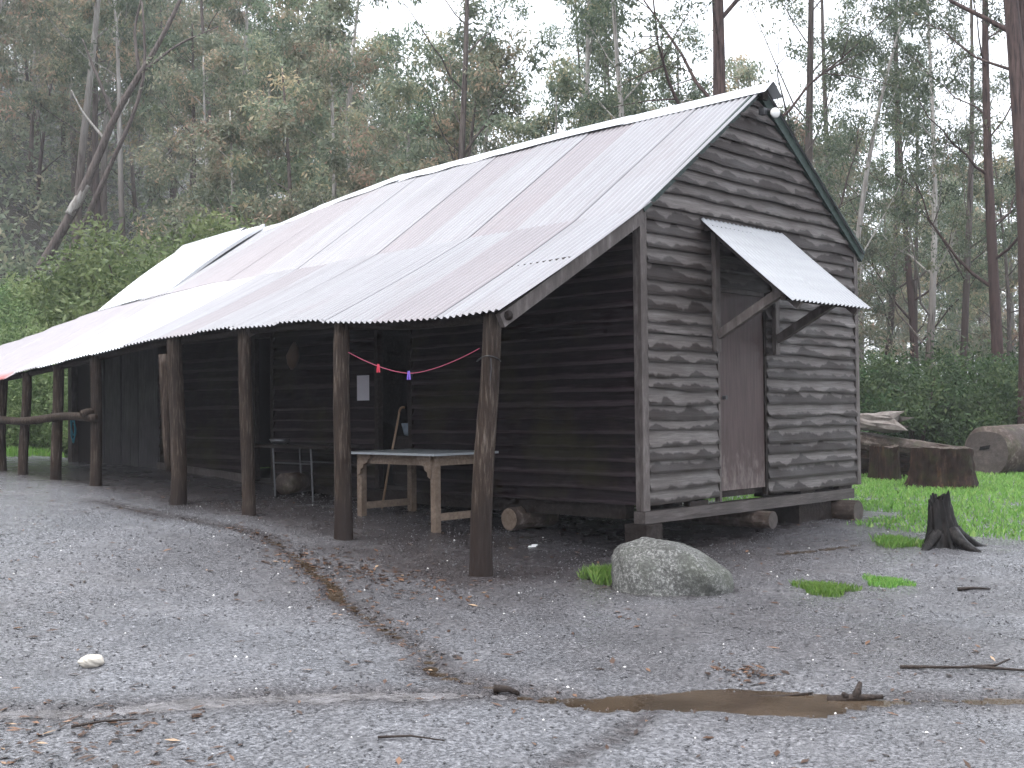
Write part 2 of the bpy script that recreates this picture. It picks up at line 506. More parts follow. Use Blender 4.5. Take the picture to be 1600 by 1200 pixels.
MATS['purple_peg'] = plain('purple_plastic', (0.20, 0.12, 0.55), 0.4)
MATS['paper'] = plain('paper', (0.56, 0.54, 0.58), 0.7, var=0.06)
MATS['scrap'] = plain('white_scrap', (0.86, 0.86, 0.85), 0.6, var=0.03)
MATS['tabletop'] = plain('grey_sheet_tabletop', (0.36, 0.385, 0.40), 0.28, 0.2, var=0.12)
MATS['steel'] = plain('dull_steel', (0.10, 0.10, 0.105), 0.35, 0.6)
MATS['brown_hide'] = plain('brown_hide', (0.10, 0.065, 0.042), 0.7, var=0.3)
MATS['blue'] = plain('blue_rope', (0.03, 0.22, 0.30), 0.6)
MATS['tub'] = plain('pale_blue_tub', (0.24, 0.29, 0.34), 0.4)
MATS['cane'] = plain('cane', (0.24, 0.15, 0.09), 0.5)
MATS['inside'] = plain('dark_interior_boards', (0.022, 0.017, 0.016), 0.8)

def water_mat():
    M = Mat('muddy_water', 0.015, 0.6)
    n = M.noise(M.coord((1, 1, 1), world=True), 3.0, 3, 0.5)
    M.col(M.ramp(n, [(0.35, (0.040, 0.028, 0.018)), (0.65, (0.080, 0.058, 0.040))]))
    rp = M.noise(M.coord((1, 1, 1), world=True), 22.0, 3, 0.5)
    M.bump(rp, 0.3, 0.010)
    return M.m
MATS['water'] = water_mat()
def stream_mat():
    M = Mat('shallow_running_water', 0.05, 0.6)
    n = M.noise(M.coord((1, 1, 1), world=True), 7.0, 4, 0.6)
    M.col(M.ramp(n, [(0.35, (0.075, 0.068, 0.066)), (0.65, (0.20, 0.19, 0.195))]))  # pale base colour stands in for sky reflected off the ripples
    rp = M.noise(M.coord((1, 1, 1), world=True), 16.0, 4, 0.6)
    M.bump(rp, 1.0, 0.05)
    return M.m
MATS['stream'] = stream_mat()

# ================================================================== ground
CH_VER = [(-2.42, 5.6), (-2.45, 3.93), (-2.38, 2.77), (-2.68, 1.58), (-3.16, 0.48), (-3.74, -0.82), (-4.16, -1.87), (-4.24, -2.25)]
CH_MAIN = [(-7.6, 0.1), (-6.16, -0.96), (-5.71, -1.31), (-5.21, -1.64), (-4.69, -1.98), (-4.23, -2.33), (-4.0, -2.64), (-3.8, -2.88), (-3.47, -3.23), (-3.1, -3.66), (-2.54, -4.29), (-1.2, -5.8)]
CH_RUT = [(-5.3, -3.5), (-4.86, -3.25), (-4.45, -3.2), (-4.08, -3.11), (-3.8, -2.95)]
CH_SMALL = [(1.0, -0.76), (1.45, -0.90), (1.95, -1.07)]

def densify(P, step=0.06):
    P = np.array(P, float); out = []
    for a, b in zip(P[:-1], P[1:]):
        n = max(2, int(np.linalg.norm(b - a) / step))
        for i in range(n):
            out.append(a + (b - a) * i / n)
    out.append(P[-1])
    Q = np.array(out)
    for _ in range(6):
        Q[1:-1] = (Q[:-2] + 2 * Q[1:-1] + Q[2:]) / 4
    s = np.concatenate([[0], np.cumsum(np.linalg.norm(np.diff(Q, axis=0), axis=1))])
    d = np.gradient(Q, axis=0); d /= np.linalg.norm(d, axis=1)[:, None]
    nrm = np.stack([-d[:, 1], d[:, 0]], 1)
    Q = Q + nrm * (0.10 * vnoise(s * 2.2, 0 * s, 5) + 0.05 * vnoise(s * 6, 0 * s, 6))[:, None]
    return Q, s, nrm

def chan_w(kind, s, P):
    if kind == 'main':
        bulge = np.exp(-((P[:, 0] + 3.58) / 0.50) ** 4)
        left = sm((-4.3 - P[:, 0]) / 0.6)
        return 0.05 + 0.04 * vnoise(s * 3, s * 0, 3) + 0.17 * bulge + 0.03 * left, 0.034 + 0.028 * bulge
    if kind == 'ver':
        g = sm((2.6 - P[:, 1]) / 3)
        return 0.045 + 0.015 * g + 0.04 * vnoise(s * 3, s * 0, 9), 0.022 + 0.018 * g
    if kind == 'small':
        return 0.05 + 0 * s, 0.02 + 0 * s
    return 0.07 + 0 * s, 0.015 + 0 * s
CHANS = []
for kind, P in (('main', CH_MAIN), ('ver', CH_VER), ('rut', CH_RUT), ('small', CH_SMALL)):
    Q, s, nrm = densify(P)
    w, dep = chan_w(kind, s, Q)
    CHANS.append((kind, Q, s, nrm, w, dep))

def macro(x, y):
    x = np.asarray(x, float); y = np.asarray(y, float)
    a = np.interp(y, [-60, -8, -6, -3, -1, .25, 2.05, 3.6, 5, 7, 9, 12, 20], [-.8, -.62, -.6, -.56, -.50, -.45, -.29, -.15, -.09, .03, .10, .15, .3])
    b = np.interp(y, [-60, -8, -6, -2, 0, 3, 10, 30], [-.8, -.62, -.58, -.48, -.38, -.35, -.3, 0])
    t = sm((x - 0.2) / 2.6)
    z = a * (1 - t) + b * t
    s_ = y - 0.6 * x - 16.0
    hill = 0.62 * np.where(s_ > 0, np.sqrt(s_ * s_ + 16) - 4, 0)
    hill = 70 * np.tanh(hill / 70)
    return z + hill

def gz(x, y):
    """ground height with the undulation and the runnels"""
    x = np.asarray(x, float); y = np.asarray(y, float)
    z = macro(x, y)
    z = z + 0.035 * fbm(x * 0.6, y * 0.6, 3, 11) + 0.012 * fbm(x * 3.1, y * 3.1, 2, 12)
    near = (np.abs(x + 3) < 7) & (np.abs(y) < 8)
    if np.any(near):
        idx = np.nonzero(near.ravel())[0] if x.ndim else None
        xs = x.ravel()[idx] if idx is not None else x[None]
        ys = y.ravel()[idx] if idx is not None else y[None]
        cut = np.zeros(len(xs))
        for kind, Q, s, nrm, w, dep in CHANS:
            sel = slice(None, None, 2)
            q = Q[sel]; ww = w[sel]; dd = dep[sel]
            for i0 in range(0, len(xs), 40000):
                X = xs[i0:i0 + 40000]; Y = ys[i0:i0 + 40000]
                d2 = (X[:, None] - q[None, :, 0]) ** 2 + (Y[:, None] - q[None, :, 1]) ** 2
                k = np.argmin(d2, 1)
                m = d2[np.arange(len(X)), k]
                cut[i0:i0 + 40000] = np.maximum(cut[i0:i0 + 40000], dd[k] * np.exp(-m / (ww[k] ** 2)))
        if idx is not None:
            zf = z.ravel(); zf[idx] -= cut; z = zf.reshape(z.shape)
        else:
            z = z - cut[0]
    return z

def g1(x, y):
    return float(gz(np.array([x]), np.array([y]))[0])

def lines(lo, hi, step, far):
    L = list(np.arange(lo, hi, step))
    d = step; v = hi
    while v < far:
        L.append(v); d *= 1.09; v += min(d, 6.0)
    L.append(far)
    d = step; v = lo - step
    while v > -far:
        L.insert(0, v); d *= 1.09; v -= min(d, 6.0)
    L.insert(0, -far)
    return np.array(L)
xl = lines(-7.0, 2.2, 0.034, 170.0)
yl = lines(-5.6, 3.2, 0.034, 170.0)
GX, GY = np.meshgrid(xl, yl)
GZ = gz(GX, GY)
fine_reg = ((GX > -7.5) & (GX < 3) & (GY > -6) & (GY < 4))
GZ = GZ + np.where(fine_reg, 0.010 * fbm(GX * 7, GY * 7, 3, 33) + 0.005 * (RNG.random(GX.shape) - 0.5), 0)
nx, ny = len(xl), len(yl)
ii, jj = np.meshgrid(np.arange(nx - 1), np.arange(ny - 1))
b0 = (jj * nx + ii).ravel()
quads = np.stack([b0, b0 + 1, b0 + nx + 1, b0 + nx], 1)
# silt attribute: earth under the verandah, in the runnels and beneath the hut; leaf mould on the hill
silt = np.zeros(GX.shape)
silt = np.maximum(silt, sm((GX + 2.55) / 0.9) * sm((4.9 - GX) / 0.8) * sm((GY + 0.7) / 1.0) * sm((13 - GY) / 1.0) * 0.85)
silt = np.maximum(silt, sm((np.hypot(GX, GY) - 16) / 8))
# trampled earth between the runnel and the posts
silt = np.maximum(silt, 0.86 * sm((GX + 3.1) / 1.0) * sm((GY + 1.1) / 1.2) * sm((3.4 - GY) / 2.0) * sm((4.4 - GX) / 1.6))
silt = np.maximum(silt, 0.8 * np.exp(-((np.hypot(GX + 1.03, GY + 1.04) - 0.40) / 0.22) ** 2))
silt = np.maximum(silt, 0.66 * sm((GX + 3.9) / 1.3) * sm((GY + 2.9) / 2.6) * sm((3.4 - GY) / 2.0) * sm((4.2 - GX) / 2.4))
silt = np.maximum(silt, 0.42 * sm((GX + 4.4) / 1.2) * sm((GY + 4.6) / 2.0) * sm((3.0 - GX) / 4.0) * sm((3 - GY) / 2))
for kind, Q, s, nrm, w, dep in CHANS:
    m = (np.abs(GX + 3) < 7) & (np.abs(GY) < 8)
    xs, ys = GX[m], GY[m]
    best = np.full(len(xs), 9.0)
    for i in range(0, len(Q), 2):
        best = np.minimum(best, np.hypot(xs - Q[i, 0], ys - Q[i, 1]))
    ww = {'main': 0.20, 'ver': 0.17, 'rut': 0.08, 'small': 0.1}[kind]
    add = np.zeros(GX.shape); add[m] = 0.95 * np.exp(-(best / ww) ** 2)
    silt = np.maximum(silt, add)
silt = np.clip(silt + 0.25 * fbm(GX * 1.5, GY * 1.5, 3, 40) * (silt > 0.05), 0, 1)
me = fast_mesh('ground', np.stack([GX, GY, GZ], -1).reshape(-1, 3), quads, MATS['ground'], silt.ravel(), True)
ground = link('ground', me, kind='structure')

# water lying in the runnels: ribbons a little below the lip, the ground itself forms the banks
for kind, Q, s, nrm, w, dep in CHANS:
    if kind == 'rut':
        continue
    lev = macro(Q[:, 0], Q[:, 1]) + 0.035 * fbm(Q[:, 0] * 0.6, Q[:, 1] * 0.6, 3, 11) + 0.012 * fbm(Q[:, 0] * 3.1, Q[:, 1] * 3.1, 2, 12)
    frac = {'main': 0.36, 'ver': 0.55, 'small': 0.35}[kind]
    z = lev - frac * dep
    for _ in range(30):
        z[1:-1] = (z[:-2] + 2 * z[1:-1] + z[2:]) / 4
    if kind == 'main':
        pud = np.exp(-((Q[:, 0] + 3.58) / 0.6) ** 4)
        z = z * (1 - pud) + pud * (-0.586)
    P = np.stack([np.stack([Q[:, 0] + nrm[:, 0] * k * w, Q[:, 1] + nrm[:, 1] * k * w, z], 1) for k in (-1.5, -0.5, 0.5, 1.5)], 1)
    if kind == 'main':
        c1 = int(np.argmin(np.abs(Q[:, 0] + 4.2)))
        MB().grid(P[:c1 + 1]).obj('stream_water', MATS['stream'], kind='structure', smooth=True)
        MB().grid(P[c1:]).obj('puddle_water', MATS['water'], kind='structure', smooth=True)
    else:
        MB().grid(P).obj({'ver': 'runnel_water', 'small': 'small_puddle_water'}[kind], MATS['water'], kind='structure', smooth=True)

# ================================================================== the hut
W, H, RZ, VX = 4.07, 2.75, 4.20, -1.97
hut = empty('timber_hut', (0, 0, 0))
tag(hut, 'long weathered timber hut with corrugated iron roof and post verandah', 'hut')

def zridge(y):
    return np.interp(y, [-0.3, 2.5, 4.0, 5.8, 7.6, 8.7, 10.3, 11.8], [4.215, 4.205, 4.18, 4.14, 3.97, 3.83, 3.79, 3.72])
def zjun(y):
    return np.interp(y, [-0.3, 0.5, 1.4, 3.3, 4.9, 7.1, 8.4, 10.5, 12.7, 14.5], [2.755, 2.765, 2.745, 2.72, 2.70, 2.70, 2.645, 2.52, 2.33, 2.20])
def zeave(y):
    return np.interp(y, [-0.3, -.08, .48, 1.3, 2.43, 3.5, 5.3, 6.2, 7.4, 9.0, 11, 14.5], [1.67, 1.665, 1.645, 1.66, 1.735, 1.755, 1.72, 1.665, 1.58, 1.46, 1.38, 1.3])

def corr_sheet(name, y0, y1, prof, mat, parent, rows=4, pitch=0.0762, amp=0.0115, lift=0.0):
    """one corrugated sheet; prof(y, t) -> (x, z); corrugations run across y"""
    n = int(round((y1 - y0) / pitch * 8))
    ys = np.linspace(y0, y1, n + 1)
    ts = np.linspace(0, 1, rows)
    P = np.zeros((rows, n + 1, 3))
    for i, t in enumerate(ts):
        x, z = prof(ys, t)
        x2, z2 = prof(ys, min(1, t + 0.02) if t < 1 else t - 0.02)
        dx, dz = x2 - x, z2 - z
        if t >= 1:
            dx, dz = -dx, -dz
        L = np.hypot(dx, dz); nx_, nz_ = -dz / L, dx / L
        sgn = np.where(nz_ < 0, -1, 1)
        off = (amp * np.cos(ys / pitch * 2 * math.pi) + lift) * sgn
        P[i, :, 0] = x + nx_ * off; P[i, :, 1] = ys; P[i, :, 2] = z + nz_ * off
    return MB().grid(P).obj(name, mat, parent, smooth=True)

main_roof = empty('roof'); main_roof.parent = hut
rr = random.Random(3)
SW = 0.762
def front_prof(lo, hi):
    return lambda y, t: (lo + (hi - lo) * t + 0 * y, zjun(y) + (zridge(y) - zjun(y)) * ((lo + (hi - lo) * t) / (W / 2)) + 0.018)
y = -0.10; k = 0
while y < 9.0:
    e = min(y + SW + 0.03, 9.3)
    lo = -0.14 + rr.uniform(-0.025, 0.02)
    corr_sheet('roof_sheet', y, e, front_prof(lo, W / 2 - 0.01), MATS['iron'], main_roof, 4, lift=0.007 * (k % 2) + rr.uniform(0, 0.002))
    y += SW; k += 1
# back slope
def back_prof(y, t):
    x = W / 2 + 0.01 + (W / 2 + 0.10) * t
    return x + 0 * y, zridge(y) + 0.03 - (zridge(y) - 2.72) * (x - W / 2) / (W / 2)
y = -0.10; k = 0
while y < 10.9:
    corr_sheet('roof_sheet', y, min(y + SW + 0.03, 11.55), back_prof, MATS['iron'], main_roof, 3, lift=0.007 * (k % 2))
    y += SW; k += 1
# brighter roof of the far room, lapped over the main sheets
def annex_lift(t):
    return 0.03 + 0.065 * t + 0.055 * math.sin(math.pi * min(1, max(0, t)))
def annex_prof(y, t):
    x = -0.06 + (W / 2 + 0.05) * t
    return x + 0 * y, zjun(y) + (zridge(y) - zjun(y)) * (x / (W / 2)) + annex_lift(t)
def skew_y(y, t):
    """the lapped edge runs a little out of square"""
    return y + (t - 0.5) * (0.72 + 0.28 * np.clip((y - 8.76) / 2.3, 0, 1))
y = 8.76; k = 0
while y < 10.95:
    e = min(y + SW + 0.03, 11.08)
    n = int(round((e - y) / 0.0762 * 8)); ys = np.linspace(y, e, n + 1)
    P = np.zeros((7, n + 1, 3))
    for i_, t_ in enumerate(np.linspace(0, 1, 7)):
        yy = skew_y(ys, t_)
        x_, z_ = annex_prof(yy, t_)
        c_ = 0.011 * np.cos(ys / 0.0762 * 2 * math.pi) + 0.004 * (k % 2)
        P[i_, :, 0] = x_ - 0.5 * c_; P[i_, :, 1] = yy; P[i_, :, 2] = z_ + 0.86 * c_
    MB().grid(P).obj('roof_sheet', MATS['iron_new'], main_roof, smooth=True)
    y += SW; k += 1
tt_ = np.linspace(0, 1, 11)
edge = []
for t_ in tt_:
    yy = skew_y(np.array([8.76]), t_)
    x_, z_ = annex_prof(yy, t_)
    edge.append((float(x_[0]), float(yy[0]), float(z_[0])))
edge = np.array(edge)
MB().grid(np.stack([edge + (0, 0.05, 0.016), edge + (0, -0.03, 0.012), edge + (0, -0.035, -0.045)], 1)).obj('edge_flashing', MATS['iron_new'], main_roof)
# ridge capping in lengths
y = -0.16
for k in range(6):
    e = y + (2.0 if k else 1.9) + rr.uniform(-0.1, 0.1)
    e = min(e, 11.62)
    ys = np.linspace(y - 0.04, e, 26)
    lf = (0.105 if y > 8.3 else 0.035) + 0.006 * (k % 2)
    zz = zridge(ys) + lf
    wob = 0.008 * np.cos(ys / 0.0762 * 2 * math.pi)
    hw = 0.17
    P = np.zeros((len(ys), 7, 3))
    for j, (dx, dz) in enumerate([(-hw, -hw * 0.72 + 0.012), (-hw * 0.6, -hw * 0.43 + 0.014), (-0.03, 0.004), (0, 0.022), (0.03, 0.004), (hw * 0.6, -hw * 0.43 + 0.014), (hw, -hw * 0.72 + 0.012)]):
        P[:, j, 0] = W / 2 + dx; P[:, j, 1] = ys; P[:, j, 2] = zz + dz + (wob if abs(dx) > 0.15 else 0)
    MB().grid(P).obj('ridge_cap', MATS['iron_new'], main_roof, smooth=True)
    y = e
    if e >= 11.62:
        break

# ------------------------------------------------------------------ verandah roof
ver = empty('verandah_roof'); ver.parent = hut
def ver_prof(lo, hi):
    def f(y, t):
        x = hi + (lo - hi) * t
        u = x / VX
        return x + 0 * y, zjun(y) + (zeave(y) - zjun(y)) * u - 0.02 * np.sin(u * math.pi)
    return f
y = -0.10; k = 0
while y < 13.2:
    e = min(y + SW + 0.03, 13.5)
    hi = 0.05 if y < 10.6 else 0.05 - 0.16 * (y - 10.6)
    lo = VX + rr.uniform(-0.03, 0.03) - (0.02 if y > 5.2 else 0) - (0.12 if 9.0 < y < 9.9 else 0)
    if y > 8.9:
        mt = MATS['rust_end']
    elif 5.5 < y < 8.2:
        mt = MATS['iron_new']
    else:
        mt = MATS['iron']
    corr_sheet('roof_sheet', y, e, ver_prof(lo, hi), mt, ver, 6, lift=0.007 * (k % 2) + rr.uniform(0, 0.002))
    y += SW; k += 1
# rafters, wall plate and the pole carrying the eave
for yy in (-0.03, 2.05, 3.6, 5.0, 6.93, 8.05, 9.0, 9.8, 11.4, 13.0):
    h_ = 0.115 if yy < 0 else 0.09
    z0, z1 = float(zjun(yy)), float(zeave(yy))
    m = MB().beam((-0.03, yy, z0 - 0.06 - h_ / 2), (VX + 0.10, yy, z1 - 0.01 - h_ / 2), 0.05, h_)
    m.obj('rafter', MATS['frame_wood'], ver)
ys = np.linspace(-0.08, 13.3, 40)
pts = np.stack([VX + 0.16 + 0.02 * vnoise(ys * 0.7, ys * 0, 2), ys, zeave(ys) - 0.02 + 0.015 * vnoise(ys, ys * 0, 4)], 1)
MB().tube(pts, 0.040, 8, rough=0.05, seed=1).obj('eave_pole', MATS['dark_wood'], ver, smooth=True)
ys = np.linspace(0.0, 13.0, 3)
MB().beam((VX * 0.5, -0.02, float(zjun(0) + zeave(0)) / 2 - 0.045), (VX * 0.5, 13.0, float(zjun(13) + zeave(13)) / 2 - 0.045), 0.06, 0.05).obj('batten', MATS['frame_wood'], ver)

# ------------------------------------------------------------------ posts
def post(yb, yt, r0, r1, xb=VX + 0.12, xt=None, bend=0.0, seed=0, top=None, name='verandah_post'):
    xt = xb if xt is None else xt
    zb = g1(xb, yb) - 0.25
    zt = float(zeave(yt)) - 0.0 if top is None else top
    t = np.linspace(0, 1, 12)
    g = np.random.default_rng(seed)
    wx = 0.014 * np.sin(t * 5 + g.uniform(0, 6)); wy = bend * np.sin(t * math.pi) + 0.012 * np.sin(t * 6 + g.uniform(0, 6))
    pts = np.stack([xb + (xt - xb) * t + wx, yb + (yt - yb) * t + wy, zb + (zt - zb) * t], 1)
    rad = r0 + (r1 - r0) * t + 0.35 * r0 * np.exp(-t * 14)
    return MB().tube(pts, rad, 14, rough=0.035, seed=seed).obj(name, MATS['post'], hut, smooth=True)
p1 = post(0.25, 0.10, 0.095, 0.075, seed=1)
post(2.05, 2.04, 0.085, 0.074, seed=2, bend=0.012)
post(3.60, 3.64, 0.070, 0.068, seed=3, bend=0.03)
post(5.0, 5.04, 0.085, 0.085, seed=4)
# the split slab beside the fourth post
t = np.linspace(0, 1, 10)
MB().tube(np.stack([VX + 0.08 + 0 * t, 5.02 + 0.12 + 0.05 * t, 0.25 + 1.30 * t], 1), 0.03 + 0.05 * t ** 0.5, 10, rough=0.05, seed=44).obj('post_split', MATS['post'], hut, smooth=True)
post(6.93, 6.96, 0.072, 0.066, seed=5)
post(8.05, 7.99, 0.068, 0.066, seed=6)
post(9.05, 8.97, 0.066, 0.060, seed=7)
post(9.78, 9.75, 0.070, 0.066, seed=8)
post(11.4, 11.4, 0.070, 0.066, seed=9)
post(13.0, 13.0, 0.070, 0.066, seed=10)
ys = np.linspace(6.80, 9.95, 14)
MB().tube(np.stack([VX + 0.04 + 0 * ys, ys, 0.845 + 0.03 * np.sin((ys - 6.8) * 2.2)], 1), 0.052, 10, rough=0.06, seed=71).obj('rail', MATS['post'], hut, smooth=True)
MB().tube(np.array([(VX - 0.06, 6.93, 0.90), (VX + 0.02, 6.95, 0.92), (VX + 0.16, 6.99, 0.92)]), 0.05, 9, rough=0.08, seed=72).obj('rail_block', MATS['post'], hut, smooth=True)

# ------------------------------------------------------------------ weatherboards
def board(name, parent, mat, x0f, x1f, z0, e, loc, rz, seed, wav=0.010, th=0.040, cols=None):
    """x0f/x1f: functions of z giving the ends of the board in local x; outward is local -y"""
    g = np.random.default_rng(seed)
    L = x1f(z0) - x0f(z0)
    n = cols or int(max(5, min(26, L / 0.12)))
    s = np.linspace(0, 1, n + 1)
    ph = g.uniform(0, 100)
    w = wav * (1.5 * vnoise(s * L * 2.1 + ph, s * 0, 1) + 0.8 * vnoise(s * L * 7 + ph, s * 0, 2)) + g.uniform(-0.004, 0.004) + g.uniform(-0.006, 0.006) * (s - 0.5)
    cup = 0.004 * vnoise(s * L * 1.5 + ph, s * 0 + 3, 4) + g.uniform(-0.001, 0.003)
    rows = [(0.004, e + 0.022, 1.0), (0.013, e * 0.74, 0.75), (0.026, e * 0.45, 0.45), (th + 0.001, e * 0.17, 0.16), (th, None, 0.02), (th - 0.014, None, 0.0)]
    P = np.zeros((len(rows), n + 1, 3)); A = np.zeros((len(rows), n + 1))
    for i, (o, dz, a) in enumerate(rows):
        z = z0 + ((w + (0.0 if i == 4 else 0.002)) if dz is None else dz + 0.3 * w * (1 - a))
        zz = np.broadcast_to(z, s.shape)
        xa = np.array([x0f(q) for q in zz]); xb = np.array([x1f(q) for q in zz])
        P[i, :, 0] = xa + (xb - xa) * s
        P[i, :, 1] = -(o + (cup * 2 if i in (2, 3, 4) else 0))
        P[i, :, 2] = zz
        A[i, :] = a
    return MB().grid(P[::-1], A[::-1]).obj(name, mat, parent, smooth=False, loc=loc, rot=(0, 0, rz))

EXP = 0.131
DX0, DX1, DZ0, DZ1 = 1.20, 2.09, 0.06, 2.10
# gable wall: backing in three pieces round the door opening, then the boards
m = MB()
m.box(0.0, DX0, 0.0, 0.05, 0.0, H); m.box(DX1, W, 0.0, 0.05, 0.0, H); m.box(DX0, DX1, 0.002, 0.05, DZ1, H)
m.add([(0, 0, H), (W, 0, H), (W / 2, 0, RZ - 0.02), (0, 0.05, H), (W, 0.05, H), (W / 2, 0.05, RZ - 0.02)], [(0, 1, 2), (5, 4, 3), (0, 3, 4, 1), (1, 4, 5, 2), (2, 5, 3, 0)])
gable = m.obj('gable_wall', MATS['inside'], hut)
const = lambda v: (lambda z: v)
slope = (RZ - H) / (W / 2)
gl = lambda z: max(0.055, min(W / 2 - 0.01, (z - H + 0.01) / slope + 0.02))
gr = lambda z: min(W - 0.055, max(W / 2 + 0.01, W - (z - H + 0.01) / slope - 0.02))
k = 0
z = 0.0
rb = random.Random(12)
while z < RZ - 0.12:
    wv = 0.017 if z < 2.0 else 0.011
    ex = EXP * rb.uniform(0.84, 1.16)
    if z + EXP * 0.5 < DZ1:
        board('weatherboard', gable, MATS['gable_board'], const(0.055), const(DX0 - 0.012), z + rb.uniform(-0.008, 0.014), ex, (0, -0.001, 0), 0, 100 + k, wv * rb.uniform(0.4, 1.6), rb.uniform(0.032, 0.046))
        board('weatherboard', gable, MATS['gable_board'], const(DX1 + 0.012), const(W - 0.055), z + rb.uniform(-0.014, 0.008), ex, (0, -0.001, 0), 0, 200 + k, wv * rb.uniform(0.4, 1.6), rb.uniform(0.032, 0.046))
    else:
        board('weatherboard', gable, MATS['gable_board'], gl, gr, z, ex, (0, -0.001, 0), 0, 300 + k, wv * rb.uniform(0.5, 1.5), rb.uniform(0.034, 0.046))
    z += ex; k += 1
# corner boards
MB().box(-0.045, 0.052, -0.036, 0.0, -0.05, H - 0.02).obj('corner_board', MATS['frame_wood'], hut)
MB().box(-0.047, -0.003, 0.002, 0.05, -0.05, H - 0.02).obj('corner_board', MATS['frame_wood'], hut)
MB().box(W - 0.052, W + 0.03, -0.036, 0.0, -0.02, H - 0.06).obj('corner_board', MATS['frame_wood'], hut)
# barge boards under the roof edge
MB().beam((0.0, -0.03, H - 0.03), (W / 2, -0.03, RZ + 0.0), 0.03, 0.07).obj('barge_board', MATS['green_barge'], hut)
MB().beam((W / 2 - 0.02, -0.045, RZ + 0.0), (W + 0.13, -0.045, H - 0.10), 0.045, 0.15).obj('barge_board', MATS['green_barge'], hut)
MB().box(W / 2 - 0.05, W / 2 + 0.05, -0.10, 0.0, RZ - 0.10, RZ + 0.02).obj('ridge_beam', MATS['dark_wood'], hut)

# long wall
OPEN = [(3.18, 3.80, 1.92), (5.85, 6.30, 1.92)]
m = MB()
segs = [(0.0, 3.18), (3.80, 5.85), (6.30, 8.72)]
for a, b in segs:
    m.box(0.0, 0.05, a + (0.052 if a == 0 else 0), b, 0.02, 2.45)
m.box(0.001, 0.05, 3.18, 3.80, 1.92, 2.45); m.box(0.001, 0.05, 5.85, 6.30, 1.92, 2.45)
longw = m.obj('long_wall', MATS['inside'], hut)
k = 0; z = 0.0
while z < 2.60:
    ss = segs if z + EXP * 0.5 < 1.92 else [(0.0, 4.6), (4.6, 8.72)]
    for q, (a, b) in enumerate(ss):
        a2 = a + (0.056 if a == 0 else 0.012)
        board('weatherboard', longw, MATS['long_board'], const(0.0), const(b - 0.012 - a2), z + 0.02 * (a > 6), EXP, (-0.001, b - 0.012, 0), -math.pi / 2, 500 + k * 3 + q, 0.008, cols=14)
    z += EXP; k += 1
# base board of the far half, lying on the ground
MB().beam((-0.06, 6.3, 0.02), (-0.06, 8.7, 0.13), 0.04, 0.14).obj('base_board', MATS['frame_wood'], hut)
# vertical slabs of the far room
g = np.random.default_rng(5)
y = 8.74
for k in range(7):
    wd = g.uniform(0.24, 0.33)
    o = MB()
    zt, zb = float(zjun(y)) - 0.12, float(macro(-0.1, y)) - 0.02
    n = 8
    zz = np.linspace(zb, zt, n)
    off = g.uniform(0, 0.02)
    P = np.zeros((4, n, 3))
    for j, (dy, dx) in enumerate([(0.0, 0.0), (0.006, -0.03), (wd - 0.014, -0.03), (wd - 0.008, 0.0)]):
        P[j, :, 0] = dx - off; P[j, :, 1] = y + dy + 0.006 * vnoise(zz * 2 + k * 9, zz * 0, 3); P[j, :, 2] = zz
    o.grid(P, np.full((4, n), 2.0)).obj('slab', MATS['plank'], longw)
    y += wd
YV = y
MB().box(0.005, 0.05, 8.72, YV + 0.05, 0.05, 2.45).obj('slab_backing', MATS['inside'], longw)
# far doorway with its frame
MB().box(-0.05, 0.05, YV + 0.06, YV + 0.16, 0.05, 2.1).obj('door_frame', MATS['post'], hut)
MB().box(-0.05, 0.05, YV + 0.80, YV + 0.94, 0.05, 2.1).obj('door_frame', MATS['frame_wood'], hut)
MB().box(-0.045, 0.05, YV + 0.161, YV + 0.799, 1.72, 1.86).obj('lintel', MATS['frame_wood'], hut)
MB().box(-0.02, 0.04, YV + 0.161, YV + 0.799, 1.861, 2.3).obj('door_head_board', MATS['dark_wood'], hut)
# frames of the two open doorways
for a, b, zt in OPEN:
    MB().box(-0.042, 0.03, a - 0.012, a + 0.05, 0.02, zt).obj('door_frame', MATS['dark_wood'], hut)
    MB().box(-0.042, 0.03, b - 0.05, b + 0.012, 0.02, zt).obj('door_frame', MATS['dark_wood'], hut)
    MB().box(-0.040, 0.03, a + 0.051, b - 0.051, zt - 0.07, zt - 0.002).obj('lintel', MATS['dark_wood'], hut)
# the rest of the shell
YE = YV + 0.98
MB().box(W - 0.05, W, 0.052, 11.33, 0.0, H - 0.12).obj('back_wall', MATS['dark_wood'], hut)
prof = [(0.02, 10.46, 2.42), (W / 2, 11.40, 3.72), (W - 0.03, 11.40, 2.5)]
vv = []
for x_, y_, z_ in prof:
    vv += [(x_, y_, 0.05), (x_, y_, z_), (x_, y_ - 0.06, 0.05), (x_, y_ - 0.06, z_)]
MB().add(vv, [(0, 4, 5, 1), (4, 8, 9, 5), (6, 2, 3, 7), (10, 6, 7, 11), (1, 5, 7, 3), (5, 9, 11, 7)]).obj('end_wall', MATS['dark_wood'], hut)
MB().box(0.052, 0.09, 10.42, YE, 0.05, 2.28).obj('doorway_dark_panel', MATS['inside'], hut)  # added dark panel behind the far doorway, painting its shaded inside
MB().box(0.06, W - 0.06, 0.06, 8.7, -0.0, 0.045).obj('floor', MATS['inside'], hut)
MB().box(0.06, W - 0.06, 8.701, 10.4, 0.1, 0.17).obj('floor', MATS['inside'], hut)
MB().box(0.06, W - 0.06, 8.66, 8.70, 0.05, 2.6).obj('partition', MATS['inside'], hut)

